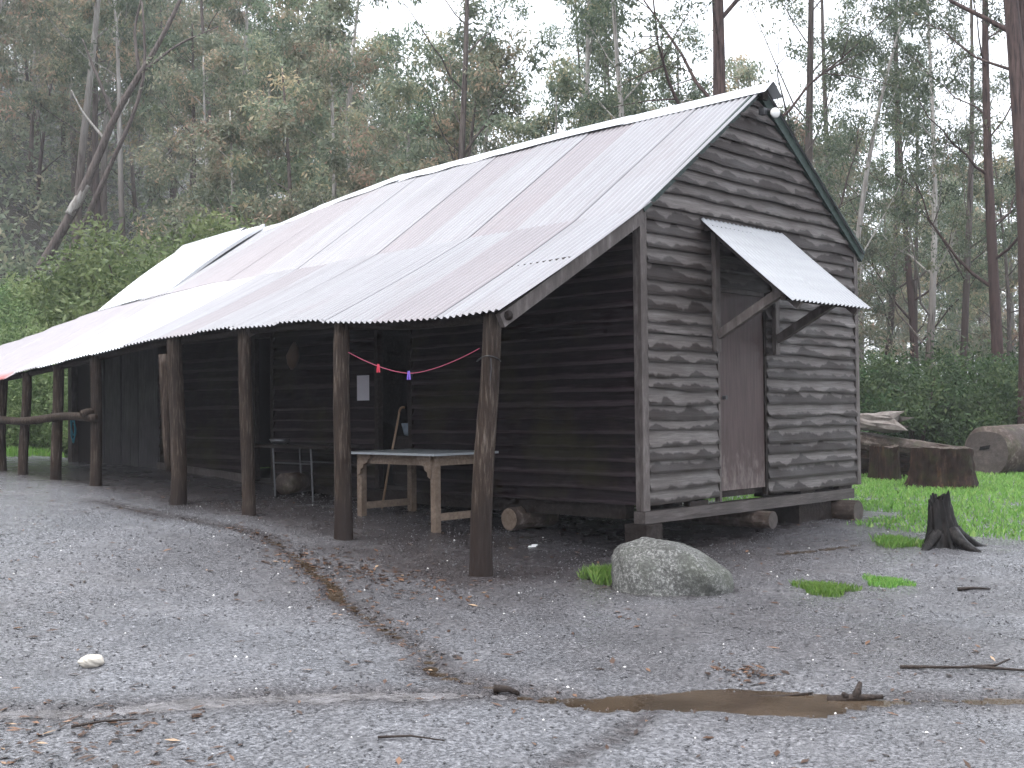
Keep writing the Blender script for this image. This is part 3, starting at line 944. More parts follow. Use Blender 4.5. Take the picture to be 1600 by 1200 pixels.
# ------------------------------------------------------------------ gable door
dr = MB()
dr.box(DX0 + 0.03, DX1 - 0.03, -0.005, 0.035, DZ0, DZ1 - 0.06)
door = dr.obj('door', MATS['door'], hut)
MB().tube([(DX0 + 0.11, -0.004, 0.99), (DX0 + 0.11, -0.02, 0.99), (DX0 + 0.11, -0.045, 0.99)], [0.022, 0.014, 0.022], 10).obj('door_knob', MATS['black'], door)
MB().box(DX0 - 0.010, DX0 + 0.028, -0.030, 0.03, -0.04, DZ1 + 0.02).obj('door_jamb', MATS['frame_wood'], hut)
MB().box(DX1 - 0.028, DX1 + 0.010, -0.022, 0.03, -0.02, DZ1 + 0.02).obj('door_jamb', MATS['dark_wood'], hut)
MB().box(DX0 + 0.029, DX1 - 0.029, -0.028, 0.03, DZ1 - 0.058, DZ1 + 0.02).obj('door_head', MATS['frame_wood'], hut)
MB().box(DX0 + 0.03, DX1 - 0.25, -0.02, 0.03, 0.0, DZ0 - 0.004).obj('threshold', MATS['dark_wood'], hut)

# awning over the door
aw = empty('awning'); aw.parent = hut
def aw_prof(xs, t):
    return -0.015 - 1.0 * t + 0 * xs, 2.745 - 0.875 * t - 0.012 * np.sin(t * math.pi) + 0 * xs
for x0, x1, lf in ((0.94, 1.73, 0.0), (1.70, 2.47, 0.004)):
    n = int((x1 - x0) / 0.0762 * 8)
    xs = np.linspace(x0, x1, n + 1)
    P = np.zeros((5, n + 1, 3))
    for i, t in enumerate(np.linspace(0, 1, 5)):
        yy, zz = aw_prof(xs, t)
        c_ = 0.0115 * np.cos(xs / 0.0762 * 2 * math.pi) + lf
        P[i, :, 0] = xs; P[i, :, 1] = yy - 0.66 * c_; P[i, :, 2] = zz + 0.75 * c_
    MB().grid(P).obj('awning_sheet', MATS['iron_mid'], aw, smooth=True)
for x_ in (1.13, 2.23):
    MB().box(x_ - 0.04, x_ + 0.04, -0.085, -0.037, 1.44, 2.62).obj('bracket_post', MATS['frame_wood'], aw)
    MB().beam((x_, -0.087, 1.60), (x_, -0.80, 1.98), 0.07, 0.085).obj('strut', MATS['frame_wood'], aw)
    MB().beam((x_, -0.09, 2.60), (x_, -0.98, 1.825), 0.045, 0.07).obj('awning_rafter', MATS['frame_wood'], aw)
MB().beam((0.97, -0.90, 1.90), (2.44, -0.90, 1.90), 0.05, 0.05).obj('purlin', MATS['dark_wood'], aw)
MB().beam((0.97, -0.07, 2.645), (2.44, -0.07, 2.645), 0.05, 0.06).obj('purlin', MATS['dark_wood'], aw)

# ------------------------------------------------------------------ floor frame and piers
MB().box(-0.05, W - 0.18, -0.055, 0.075, -0.165, -0.055).obj('bearer', MATS['bearer_wood'], hut)
MB().box(2.2, W - 0.05, 0.10, 0.22, -0.06, -0.004).obj('bearer', MATS['dark_wood'], hut)
for x_ in (0.03, W - 0.3):
    MB().box(x_, x_ + 0.12, 0.23, 8.5, -0.14, -0.005).obj('bearer', MATS['dark_wood'], hut)
for x_ in (0.7, 2.75, 3.6):
    MB().box(x_, x_ + 0.30, -0.02, 0.06, -0.0545, -0.006).obj('packer', MATS['dark_wood'], hut)
def pier(x, y, r, zt, seed, mat='dark_wood', n=12):
    zb = g1(x, y) - 0.08
    t = np.linspace(0, 1, 5)
    return MB().tube(np.stack([x + 0 * t, y + 0 * t, zb + (zt - zb) * t], 1), r * (1.08 - 0.08 * t), n, rough=0.04, seed=seed).obj('pier', MATS[mat], hut)
MB().box(-0.08, 0.16, -0.09, 0.16, g1(0, 0) - 0.1, -0.17).obj('pier', MATS['dark_wood'], hut)
# logs lying under the gable bearer, sawn ends outward
for x_, r_, y0_, y1_, s_ in ((1.85, 0.090, -0.22, 1.3, 81), (3.60, 0.125, -0.25, 0.9, 82)):
    zc = -0.168 - r_
    lg = MB().tube(np.stack([np.linspace(x_, x_ - 0.05, 6), np.linspace(y0_, y1_, 6), np.full(6, zc)], 1), r_, 16, rough=0.02, seed=s_).obj('pier_log', MATS['log_grey'], hut)
    a = np.linspace(0, 2 * math.pi, 17)[:-1]
    MB().add([(x_ + 0.94 * r_ * math.cos(q), y0_ - 0.004, zc + 0.94 * r_ * math.sin(q)) for q in a], [tuple(range(16))]).obj('sawn_end', MATS['log_end'], lg)
MB().box(2.75, 3.45, 0.0, 0.9, g1(3, .3) - 0.05, -0.17).obj('pier', MATS['dark_wood'], hut)
for x_, y_ in ((0.1, 3.4), (0.1, 5.2), (0.1, 7.0), (3.85, 2.5), (3.85, 5.0), (3.85, 7.6), (2.0, 3.0), (2.0, 6)):
    pier(x_, y_, 0.13, -0.12, int(y_ * 10))
tl = MB().tube(np.stack([np.linspace(-0.12, 0.5, 5), np.full(5, 1.60), np.full(5, -0.205)], 1), 0.115, 14, rough=0.03, seed=90).obj('pier_log', MATS['log_grey'], hut)
a = np.linspace(0, 2 * math.pi, 15)[:-1]
MB().add([(-0.124, 1.60 + 0.108 * math.cos(q), -0.205 + 0.108 * math.sin(q)) for q in a], [tuple(range(13, -1, -1))]).obj('sawn_end', MATS['tan_wood'], tl)

# ================================================================== things at the hut
# floodlight
fl = empty('floodlight', (2.02, -0.06, 3.93)); tag(fl, 'round white floodlight with black bracket below the gable peak', 'light')
MB().tube([(-0.02, 0.0, 0.03), (-0.04, -0.08, 0.05), (-0.02, -0.15, 0.02)], 0.018, 8).obj('bracket', MATS['black'], fl)
MB().box(-0.14, -0.07, -0.11, -0.05, -0.02, 0.05).obj('sensor', MATS['black'], fl)
d = np.array([-0.62, -0.78, -0.08])
c0 = np.array([0.0, -0.14, 0.0])
MB().tube([c0 - d * 0.03, c0, c0 + d * 0.05], [0.022, 0.042, 0.058], 16).obj('housing', MATS['black'], fl, smooth=True)
MB().tube([c0 + d * 0.051, c0 + d * 0.066, c0 + d * 0.074], [0.055, 0.046, 0.02], 16).obj('lens', MATS['white_lamp'], fl, smooth=True)

# notice
MB().box(-0.050, -0.046, 3.90, 4.12, 1.02, 1.31).obj('paper_notice', MATS['paper'])
tag(bpy.data.objects['paper_notice'], 'pale paper notice pinned beside the dark doorway', 'notice')
# hanging hide-coloured pouch
m = MB().tube([(-0.09, 5.30, 1.76), (-0.09, 5.30, 1.70), (-0.10, 5.32, 1.58), (-0.10, 5.34, 1.48), (-0.09, 5.36, 1.42)], [0.012, 0.05, 0.085, 0.06, 0.015], 10, rough=0.05, seed=4)
tag(m.obj('hanging_pouch', MATS['brown_hide'], smooth=True), 'small brown pouch hanging on the dark verandah wall', 'pouch')

# clothesline between the first two posts
t = np.linspace(0, 1, 24)
a_, b_ = np.array([VX + 0.13, 1.97, 1.435]), np.array([VX + 0.13, 0.24, 1.39])
pts = a_[None] + (b_ - a_)[None] * t[:, None]
pts[:, 2] -= 0.20 * (1 - np.abs(2 * t - 1) ** 1.6)
tag(MB().tube(pts, 0.0035, 5).obj('clothesline', MATS['pink']), 'sagging pink string line tied between two verandah posts', 'clothesline')
def peg(name, tt, mat, label):
    p = np.array([np.interp(tt, t, pts[:, i]) for i in range(3)])
    e = empty(name, tuple(p)); tag(e, label, 'peg', 'pegs on the clothesline')
    for s in (-1, 1):
        MB().beam((0, s * 0.004, 0.02), (0, s * 0.016, -0.055), 0.012, 0.010, up=(1, 0, 0)).obj('peg_half', mat, e)
peg('clothes_peg', 0.25, MATS['red_peg'], 'red plastic clothes peg on the pink line')
peg('clothes_peg', 0.49, MATS['purple_peg'], 'purple plastic clothes peg on the pink line')
# wire round the first post
a = np.linspace(0, 2 * math.pi, 20)
ring = np.stack([VX + 0.12 + 0.097 * np.cos(a), 0.125 + 0.097 * np.sin(a), 1.30 + 0.02 * np.sin(a * 2)], 1)
tailp = np.array([(VX + 0.06, 0.04, 1.30), (VX + 0.045, 0.02, 1.22), (VX + 0.04, 0.03, 1.12)])
tag(MB().tube(ring, 0.005, 5, cap=False).tube(tailp, 0.004, 5).obj('tie_wire', MATS['black']), 'black wire tied round the nearest verandah post', 'wire')

# table
TX0, TX1, TY0, TY1 = -0.86, -0.10, 1.88, 3.10
tz = -0.27 + 0.72
tb = empty('wooden_table', (0, 0, 0)); tag(tb, 'wooden table with pale grey top and carved brackets behind the posts', 'table')
MB().box(TX0 - 0.10, TX1 + 0.03, TY0 - 0.09, TY1 + 0.12, tz, tz + 0.022).obj('tabletop', MATS['tabletop'], tb)
MB().box(TX0 + 0.01, TX0 + 0.035, TY0 + 0.07, TY1 - 0.07, tz - 0.10, tz - 0.002).obj('apron', MATS['tan_wood'], tb)
MB().box(TX1 - 0.035, TX1 - 0.01, TY0 + 0.07, TY1 - 0.07, tz - 0.10, tz - 0.002).obj('apron', MATS['tan_wood'], tb)
MB().box(TX0 + 0.07, TX1 - 0.07, TY0 + 0.01, TY0 + 0.035, tz - 0.10, tz - 0.002).obj('apron', MATS['tan_wood'], tb)
MB().box(TX0 + 0.07, TX1 - 0.07, TY1 - 0.035, TY1 - 0.01, tz - 0.10, tz - 0.002).obj('apron', MATS['tan_wood'], tb)
for x_ in (TX0, TX1 - 0.07):
    for y_ in (TY0, TY1 - 0.07):
        MB().box(x_, x_ + 0.07, y_, y_ + 0.07, g1(x_ + .03, y_ + .03) - 0.01, tz - 0.003).obj('leg', MATS['tan_wood'], tb)
MB().box(TX0 + 0.071, TX1 - 0.071, TY0 + 0.015, TY0 + 0.05, -0.19, -0.12).obj('stretcher', MATS['tan_wood'], tb)
MB().box(TX0 + 0.071, TX1 - 0.071, TY1 - 0.05, TY1 - 0.015, -0.13, -0.06).obj('stretcher', MATS['tan_wood'], tb)
def corbel(yc, sgn):
    prof = [(0.0, 0.0), (0.20, 0.0), (0.20, -0.035), (0.165, -0.05), (0.15, -0.085), (0.115, -0.095), (0.09, -0.10), (0.075, -0.14), (0.04, -0.16), (0.035, -0.20), (0.0, -0.22)]
    v = [(TX0 - 0.002, yc + sgn * p, tz - 0.004 + q) for p, q in prof] + [(TX0 - 0.028, yc + sgn * p, tz - 0.004 + q) for p, q in prof]
    n = len(prof)
    f = [tuple(range(n)), tuple(range(2 * n - 1, n - 1, -1))] + [(i, (i + 1) % n, n + (i + 1) % n, n + i) for i in range(n)]
    MB().add(v, f).obj('corner_bracket', MATS['tan_wood'], tb)
corbel(TY0 + 0.05, 1); corbel(TY1 - 0.05, -1)

# bench further along the wall
bn = empty('plank_bench', (0, 0, 0)); tag(bn, 'dark plank bench on thin metal legs against the verandah wall', 'bench')
MB().box(-0.62, -0.16, 3.95, 5.55, 0.475, 0.51).obj('bench_top', MATS['dark_wood'], bn)
for x_ in (-0.58, -0.2):
    for y_ in (4.3, 5.05):
        MB().tube([(x_, y_ - 0.04, g1(x_, y_) - 0.01), (x_, y_, 0.474)], 0.011, 7).obj('leg', MATS['steel'], bn)
    MB().tube([(x_, 4.31, 0.30), (x_, 5.04, 0.30)], 0.009, 6).obj('stretcher', MATS['steel'], bn)
bs = MB().tube([(-0.45, 5.10, 0.512), (-0.45, 5.10, 0.53), (-0.45, 5.10, 0.575), (-0.45, 5.10, 0.577), (-0.45, 5.10, 0.53)], [0.06, 0.10, 0.125, 0.115, 0.09], 16)
tag(bs.obj('metal_basin', MATS['steel'], smooth=True), 'shallow dull metal basin on the plank bench', 'basin')
# log round lying under the bench
tag(MB().tube([(-0.5, 4.95, 0.045), (-0.25, 5.05, 0.045), (-0.05, 5.12, 0.045)], 0.13, 12, rough=0.05, seed=12).obj('short_log', MATS['log_grey'], smooth=True), 'short dark log lying under the plank bench', 'log')
# bent cane and tub at the doorway
q = np.linspace(0, 1, 9)
arc = [(-0.06, 3.36 - 0.07 * (1 - math.cos(v * 1.9)), 0.86 + 0.075 * math.sin(v * 1.9)) for v in q]
zc = g1(-0.35, 3.42)
tag(MB().tube([(-0.30, 3.38, zc - 0.01), (-0.2, 3.37, 0.30), (-0.12, 3.365, 0.60)] + arc, 0.013, 7).obj('walking_cane', MATS['cane'], smooth=True), 'tan hooked cane leaning beside the open doorway', 'cane')
st = empty('low_crate', (0.32, 3.50, 0.045)); tag(st, 'dark timber crate standing inside the open doorway', 'crate')
for i in range(4):
    MB().box(-0.17, 0.17, -0.20, -0.18, 0.02 + i * 0.135, 0.13 + i * 0.135).obj('slat', MATS['dark_wood'], st)
    MB().box(-0.17, 0.17, 0.18, 0.20, 0.02 + i * 0.135, 0.13 + i * 0.135).obj('slat', MATS['dark_wood'], st)
    MB().box(-0.19, -0.171, -0.20, 0.20, 0.02 + i * 0.135, 0.13 + i * 0.135).obj('slat', MATS['dark_wood'], st)
MB().box(-0.169, 0.17, -0.179, 0.179, 0.0, 0.56).obj('lining', MATS['inside'], st)
tag(MB().tube([(0.30, 3.50, 0.607), (0.30, 3.50, 0.62), (0.30, 3.50, 0.75), (0.30, 3.50, 0.752), (0.30, 3.50, 0.63)], [0.10, 0.13, 0.16, 0.15, 0.12], 18).obj('plastic_tub', MATS['tub'], smooth=True), 'pale blue grey tub standing in the open doorway', 'tub')
# blue rope in the far doorway
pp = []
for i in range(60):
    v = i / 59
    pp.append((-0.075 - 0.01 * math.sin(v * 30), YV + 0.70 + 0.07 * math.sin(v * 6 * math.pi), 0.92 - 0.16 * (1 - math.cos(v * 6 * math.pi)) - 0.18 * v))
tag(MB().tube(pp, 0.010, 6).obj('blue_rope', MATS['blue'], smooth=True), 'coiled blue rope hanging on the far door frame', 'rope')

# ================================================================== rock, stumps and logs
def icos(sub):
    import bmesh
    bm = bmesh.new(); bmesh.ops.create_icosphere(bm, subdivisions=sub, radius=1.0)
    V = np.array([v.co[:] for v in bm.verts]); F = [tuple(v.index for v in f.verts) for f in bm.faces]
    bm.free()
    return V, F
V, F = icos(5)
def n3(P, s, seed):
    return vnoise(P[:, 0] * s + P[:, 2] * s * 0.7 + 40, P[:, 1] * s - P[:, 2] * s * 0.6 + 40, seed)
def boulder(name, loc, size, rz, seed, mat, flat=0.4, skew=0.0):
    P = V.copy()
    k = 1 + 0.28 * n3(P, 1.3, seed) + 0.14 * n3(P, 3.1, seed + 1) + 0.05 * n3(P, 8, seed + 2) + 0.035 * n3(P, 17, seed + 3) + 0.02 * n3(P, 34, seed + 5)
    P = P * k[:, None]
    P[:, 2] = np.where(P[:, 2] > flat, flat + (P[:, 2] - flat) * 0.55, P[:, 2])
    P = P * np.array(size)
    if skew:
        P[:, 2] *= 1.0 - skew * np.clip(P[:, 0] / size[0], -1.2, 1.2)
    return MB().add(P, F).obj(name, mat, smooth=True, loc=loc, rot=(0, 0, rz))
bx, by = -1.03, -1.04
tag(boulder('boulder', (bx, by, g1(bx, by) + 0.0), (0.455, 0.44, 0.46), yaw + 0.1, 21, MATS['rock'], 0.4, 0.30), 'large mossy granite boulder in front of the hut corner', 'boulder')
tag(boulder('pale_stone', (-5.48, -0.47, g1(-5.48, -0.47) + 0.028), (0.075, 0.06, 0.042), 0.5, 5, MATS['stone_pale']), 'single pale stone lying on the wet gravel', 'stone')

def stump(name, x, y, r, h, seed, mat, label, flare=0.5, roots=0, lean=(0, 0), jag=0.1, n=56, topmat=None, taper=0.0, ridge=0.05, slopetop=0.0):
    g = np.random.default_rng(seed)
    zb = g1(x, y) - 0.12
    e = empty(name, (x, y, 0)); tag(e, label, 'stump')
    m = 18
    t = np.linspace(0, 1, m)
    a = np.linspace(0, 2 * math.pi, n + 1)[:-1]
    lob = 0.10 * np.sin(3 * a + g.uniform(0, 6)) + 0.07 * np.sin(5 * a + g.uniform(0, 6)) + ridge * (np.sin(9 * a + g.uniform(0, 6)) + 0.8 * np.sin(14 * a + g.uniform(0, 6)) + 0.5 * np.sin(23 * a + g.uniform(0, 6)))
    P = np.zeros((m, n + 1, 3))
    A2 = np.append(a, a[0]); L2 = np.append(lob, lob[0])
    jg = jag * (g.normal(0, 0.4, n) + np.sin(2 * a + g.uniform(0, 6)) + 0.7 * np.sin(5 * a + g.uniform(0, 6))) + slopetop * np.cos(a + 0.6); jg = np.append(jg, jg[0])
    rn = g.normal(0, 1, (m, n)) * 0.022
    rn = np.concatenate([rn, rn[:, :1]], 1)
    for i, tt in enumerate(t):
        fl_ = (1 + flare * math.exp(-tt * 5)) * (1 - taper * tt)
        rad = r * (fl_ * (1 + L2 * (1.6 * math.exp(-tt * 3) + 0.5)) + rn[i])
        P[i, :, 0] = rad * np.cos(A2) + lean[0] * tt
        P[i, :, 1] = rad * np.sin(A2) + lean[1] * tt
        P[i, :, 2] = zb + (h + 0.12) * tt + (jg * max(0, tt - 0.75) / 0.25 * h)
    MB().grid(P).obj('trunk', mat, e, smooth=True)
    top = P[-1, :-1].copy(); cen = top.mean(0)
    ins = cen + (top - cen) * 0.55; ins[:, 2] -= 0.05 + 0.05 * g.random(n)
    f = [(i, (i + 1) % n, n + (i + 1) % n, n + i) for i in range(n)] + [tuple(range(n, 2 * n))]
    MB().add(np.concatenate([top, ins]), f).obj('cut_top', topmat or mat, e)
    for k in range(roots):
        q = g.uniform(-0.5, 0.5) + {0: -1.2, 1: -0.35, 2: 2.6, 3: -2.2}[k % 4]
        L = r * g.uniform(1.9, 2.9)
        s = np.linspace(0, 1, 8)
        py = r * 0.55 * math.sin(q) + L * s * np.sin(q + 0.25 * s)
        px = r * 0.55 * math.cos(q) + L * s * np.cos(q + 0.25 * s)
        pz = gz(px + x, py + y) + 0.16 * (1 - s) ** 2 * h * 2.0 - 0.03 * s
        MB().tube(np.stack([px, py, pz], 1), r * (0.42 - 0.30 * s), 9, rough=0.08, seed=seed + k).obj('root', mat, e, smooth=True)
    return e
stump('burnt_stump', 2.50, -1.72, 0.155, 0.47, 31, MATS['char'], 'charred black stump with spreading roots beside the grass', 0.75, 4, (-0.03, 0.05), 0.05, taper=0.42, ridge=0.10, slopetop=0.10)
stump('broad_stump', 8.9, 1.08, 0.42, 0.62, 32, MATS['stump_red'], 'broad red brown stump, largest of the stumps on the grass', 0.30, 0, (0, 0), 0.012, ridge=0.04, topmat=MATS['log_grey'])
stump('small_stump', 10.0, 2.55, 0.24, 0.58, 33, MATS['stump_red'], 'narrow red brown stump between the fallen logs and hut', 0.18, 0, (0, 0), 0.02, ridge=0.06, topmat=MATS['log_grey'])
def log(name, a, b, r0, r1, seed, label, mat=None, end=True, rough=0.035, n=18, bend=0.05):
    e = empty(name, (0, 0, 0)); tag(e, label, 'log')
    a, b = np.array(a, float), np.array(b, float)
    t = np.linspace(0, 1, 14)
    pts = a[None] + (b - a)[None] * t[:, None]
    pts[:, 2] += bend * np.sin(t * math.pi * 1.3)
    lump = 1 + 1.6 * rough * vnoise(t * 6 + seed, t * 0, 3) + 0.8 * rough * vnoise(t * 13 + seed, t * 0, 5)
    tb_ = MB().tube(pts, (r0 + (r1 - r0) * t) * lump, n, rough=rough * 0.55, seed=seed)
    if not end:                                   # torn, splintered end
        gg = np.random.default_rng(seed + 1)
        ax = (b - a) / np.linalg.norm(b - a)
        tb_.v[-1][-n:] += ax[None] * (gg.random(n) ** 2 * 0.45)[:, None]
        tb_.v[-1][-n:] += (pts[-1] - tb_.v[-1][-n:]) * (0.45 * gg.random(n))[:, None]
    tb_.obj('trunk', mat or MATS['log_grey'], e, smooth=False if not end else True)
    if end:
        d = (a - b) / np.linalg.norm(b - a)
        s = np.cross(d, (0, 0, 1)); s /= np.linalg.norm(s); u = np.cross(s, d)
        g = np.random.default_rng(seed)
        q = np.linspace(0, 2 * math.pi, 25)[:-1]
        rad = r0 * 0.97
        v = [a + d * 0.012 + rad * (math.cos(w) * s + math.sin(w) * u) for w in q] + [a + d * 0.02 + rad * 0.5 * (math.cos(w) * s + math.sin(w) * u) for w in q] + [a + d * 0.012]
        f = [(i, (i + 1) % 24, 24 + (i + 1) % 24, 24 + i) for i in range(24)] + [(24 + i, 24 + (i + 1) % 24, 48) for i in range(24)]
        MB().add(v, f).obj('sawn_end', MATS['log_end'], e)
        hv = [a + d * 0.026 + s * x_ * r0 + u * z_ * r0 for x_, z_ in ((-0.22, 0.28), (0.25, 0.20), (0.30, 0.06), (-0.15, 0.12))]
        MB().add(hv, [(0, 1, 2, 3)]).obj('hollow', MATS['char'], e)
    return e
zg = g1(12.9, 1.7)
log('sawn_log', (12.55, 1.85, zg + 0.40), (17.5, 0.6, zg + 0.42), 0.46, 0.44, 51, 'thick fallen log with sawn hollow end facing the hut')
log('fallen_log', (10.55, 5.2, 0.34), (10.80, 1.85, 0.17), 0.22, 0.13, 52, 'long grey fallen log propped across the stumps', end=False, rough=0.13, n=26)
log('broken_log', (10.62, 4.9, 0.52), (10.58, 2.72, 0.66), 0.12, 0.17, 53, 'pale broken log lying uppermost on the log heap', MATS['log_pale'], end=False, rough=0.2, n=22)
log('dark_log', (10.2, 5.4, -0.08), (11.1, 2.7, -0.06), 0.30, 0.26, 54, 'dark rotting log at the bottom of the heap', MATS['stump_red'], end=False, rough=0.12, n=26)

# ================================================================== trees
def leaf_quads(centres, radii, n_each, rng, L=0.2, wd=0.30, droop=0.6, flat=0.8, tint=None):
    """leaf-sized quads spread through clumps; returns verts, quads, attr"""
    k = len(centres)
    cid = np.repeat(np.arange(k), n_each)
    n = len(cid)
    g = rng.normal(0, 1, (n, 3))
    g /= np.linalg.norm(g, axis=1)[:, None] + 1e-9
    rad = rng.random(n) ** 0.45
    p = centres[cid] + g * (rad * radii[cid])[:, None] * np.array([1, 1, flat])
    d = rng.normal(0, 1, (n, 3)); d /= np.linalg.norm(d, axis=1)[:, None]
    d = d + np.array([0, 0, -droop]); d /= np.linalg.norm(d, axis=1)[:, None]
    s = np.cross(d, rng.normal(0, 1, (n, 3))); s /= np.linalg.norm(s, axis=1)[:, None] + 1e-9
    ll = L * rng.uniform(0.6, 1.35, n)
    hw = ll * wd * rng.uniform(0.7, 1.3, n) * 0.5
    a = p; b = p + d * (ll * 0.45)[:, None] + s * hw[:, None]
    c = p + d * ll[:, None]; e = p + d * (ll * 0.45)[:, None] - s * hw[:, None]
    Vv = np.stack([a, b, c, e], 1).reshape(-1, 3)
    q = np.arange(4 * n).reshape(-1, 4)
    ct = rng.beta(1.6, 2.2, k) if tint is None else tint
    at = np.clip(ct[cid] + rng.normal(0, 0.16, n), 0, 1)
    return Vv, q, np.repeat(at, 4)

def gen_tree(seed, h=15.0, r0=0.20, crown=0.4, limbs=11, spread=3.0, per=70, clump=0.6, sub=5, lean=0.4, L=0.2, orange=0.0, droop=0.7, up=0.9, wd=0.30, tilt=None):
    rng = np.random.default_rng(seed)
    wood = MB()
    m = 14
    t = np.linspace(0, 1, m)
    ph = rng.uniform(0, 6, 2)
    lx, ly = (rng.normal(0, lean), rng.normal(0, lean)) if tilt is None else tilt
    tr = np.stack([lx * t ** 1.3 + 0.18 * np.sin(t * 5 + ph[0]) - 0.18 * math.sin(ph[0]), ly * t ** 1.3 + 0.18 * np.sin(t * 4 + ph[1]) - 0.18 * math.sin(ph[1]), -0.6 + (h * 0.96 + 0.6) * t], 1)
    rad = r0 * (1 - 0.82 * t) + r0 * 0.5 * np.exp(-t * 22)
    wood.tube(tr, rad, 9, rough=0.04, seed=seed, a=t)
    cen, cr = [], []
    az = rng.uniform(0, 6)
    for i in range(limbs):
        f = crown + (0.97 - crown) * (i + rng.uniform(-0.3, 0.3)) / max(1, limbs - 1)
        f = min(0.98, max(crown * 0.9, f))
        base = np.array([np.interp(f, t, tr[:, k]) for k in range(3)])
        br = float(np.interp(f, t, rad)) * rng.uniform(0.24, 0.44)
        az += 2.4 + rng.normal(0, 0.5)
        ln = spread * (1.15 - 0.75 * (f - crown) / (1 - crown)) * rng.uniform(0.65, 1.2)
        el = rng.uniform(0.35, 0.95) * up
        s = np.linspace(0, 1, 7)
        dirh = np.array([math.cos(az), math.sin(az), 0])
        pts = base + dirh * (ln * s * math.cos(el))[:, None] + np.array([0, 0, 1]) * (ln * (s * math.sin(el) + 0.22 * s ** 2))[:, None]
        pts[1:] += np.cumsum(rng.normal(0, 0.06 * ln / 3, (6, 3)), 0)
        wood.tube(pts, br * (1 - 0.78 * s), 6, cap=False, a=np.full(7, f))
        for j in range(sub):
            ss = rng.uniform(0.35, 1.0)
            b0 = np.array([np.interp(ss, s, pts[:, k]) for k in range(3)])
            d = dirh * rng.uniform(0.2, 1) + rng.normal(0, 0.55, 3) + np.array([0, 0, rng.uniform(0.1, 0.8)])
            d /= np.linalg.norm(d)
            l2 = ln * rng.uniform(0.22, 0.5)
            q = np.linspace(0, 1, 4)
            tw = b0 + d * (l2 * q)[:, None] + np.array([0, 0, -1]) * (0.12 * l2 * q ** 2)[:, None]
            wood.tube(tw, max(0.006, br * 0.28) * (1 - 0.7 * q), 4, cap=False, a=np.full(4, f))
            cen.append(tw[-1]); cr.append(clump * rng.uniform(0.6, 1.25))
            if rng.random() < 0.6:
                cen.append(tw[2] + rng.normal(0, 0.2, 3)); cr.append(clump * rng.uniform(0.45, 0.9))
    cen = np.array(cen); cr = np.array(cr)
    tint = np.clip(rng.beta(1.8, 2.6, len(cen)) * 0.75 + orange * (rng.random(len(cen)) < 0.4) * rng.uniform(0.3, 0.75, len(cen)), 0, 1)
    return wood, leaf_quads(cen, cr, per, rng, L, wd, droop, 0.75, tint)

def tree_proto(seed, bark, leaf, **kw):
    wood, (Vv, q, at) = gen_tree(seed, **kw)
    mo = wood.obj('trunk', MATS[bark], smooth=True)
    tm = mo.data
    bpy.data.objects.remove(mo)
    lm = fast_mesh('crown', Vv, q, MATS[leaf], at)
    return tm, lm

def place_tree(proto, x, y, s=1.0, rz=0.0, label='', group=None, sink=0.15, name='gum_tree', sz=None, cat='tree'):
    e = empty(name, (x, y, float(macro(x, y)) - sink), rz, s)
    if sz:
        e.scale = (s, s, sz)
    tag(e, label, cat, group)
    link('trunk', proto[0], e)
    if proto[1] is not None:
        link('crown', proto[1], e)
    return e

DENSE = [tree_proto(1000 + i, 'bark_pale' if i != 1 else 'bark_dark', 'gum_leaf', h=15 + i, r0=0.19, crown=0.34 + 0.05 * i, limbs=13, spread=2.9, per=100, clump=0.72, sub=5, lean=0.5, L=0.22, orange=0.85, droop=0.9) for i in range(4)]
MID = [tree_proto(2000 + i, 'bark_dark' if i % 2 else 'bark_pale', 'gum_leaf', h=11 + 0.6 * i, r0=0.13, crown=0.20, limbs=15, spread=2.5, per=105, clump=0.55, sub=5, lean=0.6, L=0.17, orange=0.5, droop=0.6) for i in range(3)]
OPENT = [tree_proto(3000 + i, ['bark_dark', 'bark_pale', 'bark_red'][i % 3], 'gum_leaf_open', h=16 + i, r0=0.155, crown=0.20 + 0.03 * i, limbs=15, spread=3.2, per=85, clump=0.50, sub=6, lean=0.5, L=0.11, orange=0.15, droop=0.9, up=1.1, wd=0.34) for i in range(4)]
SLIM = [tree_proto(4000 + i, 'bark_pale' if i % 2 == 0 else 'bark_dark', 'gum_leaf_open', h=17, r0=0.14, crown=0.50, limbs=9, spread=2.2, per=60, clump=0.6, sub=5, lean=0.5, L=0.2, orange=0.3, droop=0.9) for i in range(3)]

ORD = 'first second third fourth fifth sixth seventh eighth ninth tenth eleventh twelfth thirteenth fourteenth'.split()
# view frame used only to lay the forest out round the clearing
FW = np.array([math.sin(-yaw), math.cos(-yaw)]); RT = np.array([math.cos(-yaw), -math.sin(-yaw)])
def pos(lat, dep):
    """lat metres right of and dep metres ahead of the standpoint"""
    p = np.array(CAM[:2]) + FW * dep + RT * lat
    return float(p[0]), float(p[1])

rt = np.random.default_rng(99)
placed = []
def ok(x, y, dmin):
    for a, b in placed:
        if (a - x) ** 2 + (b - y) ** 2 < dmin * dmin:
            return False
    placed.append((x, y))
    return True

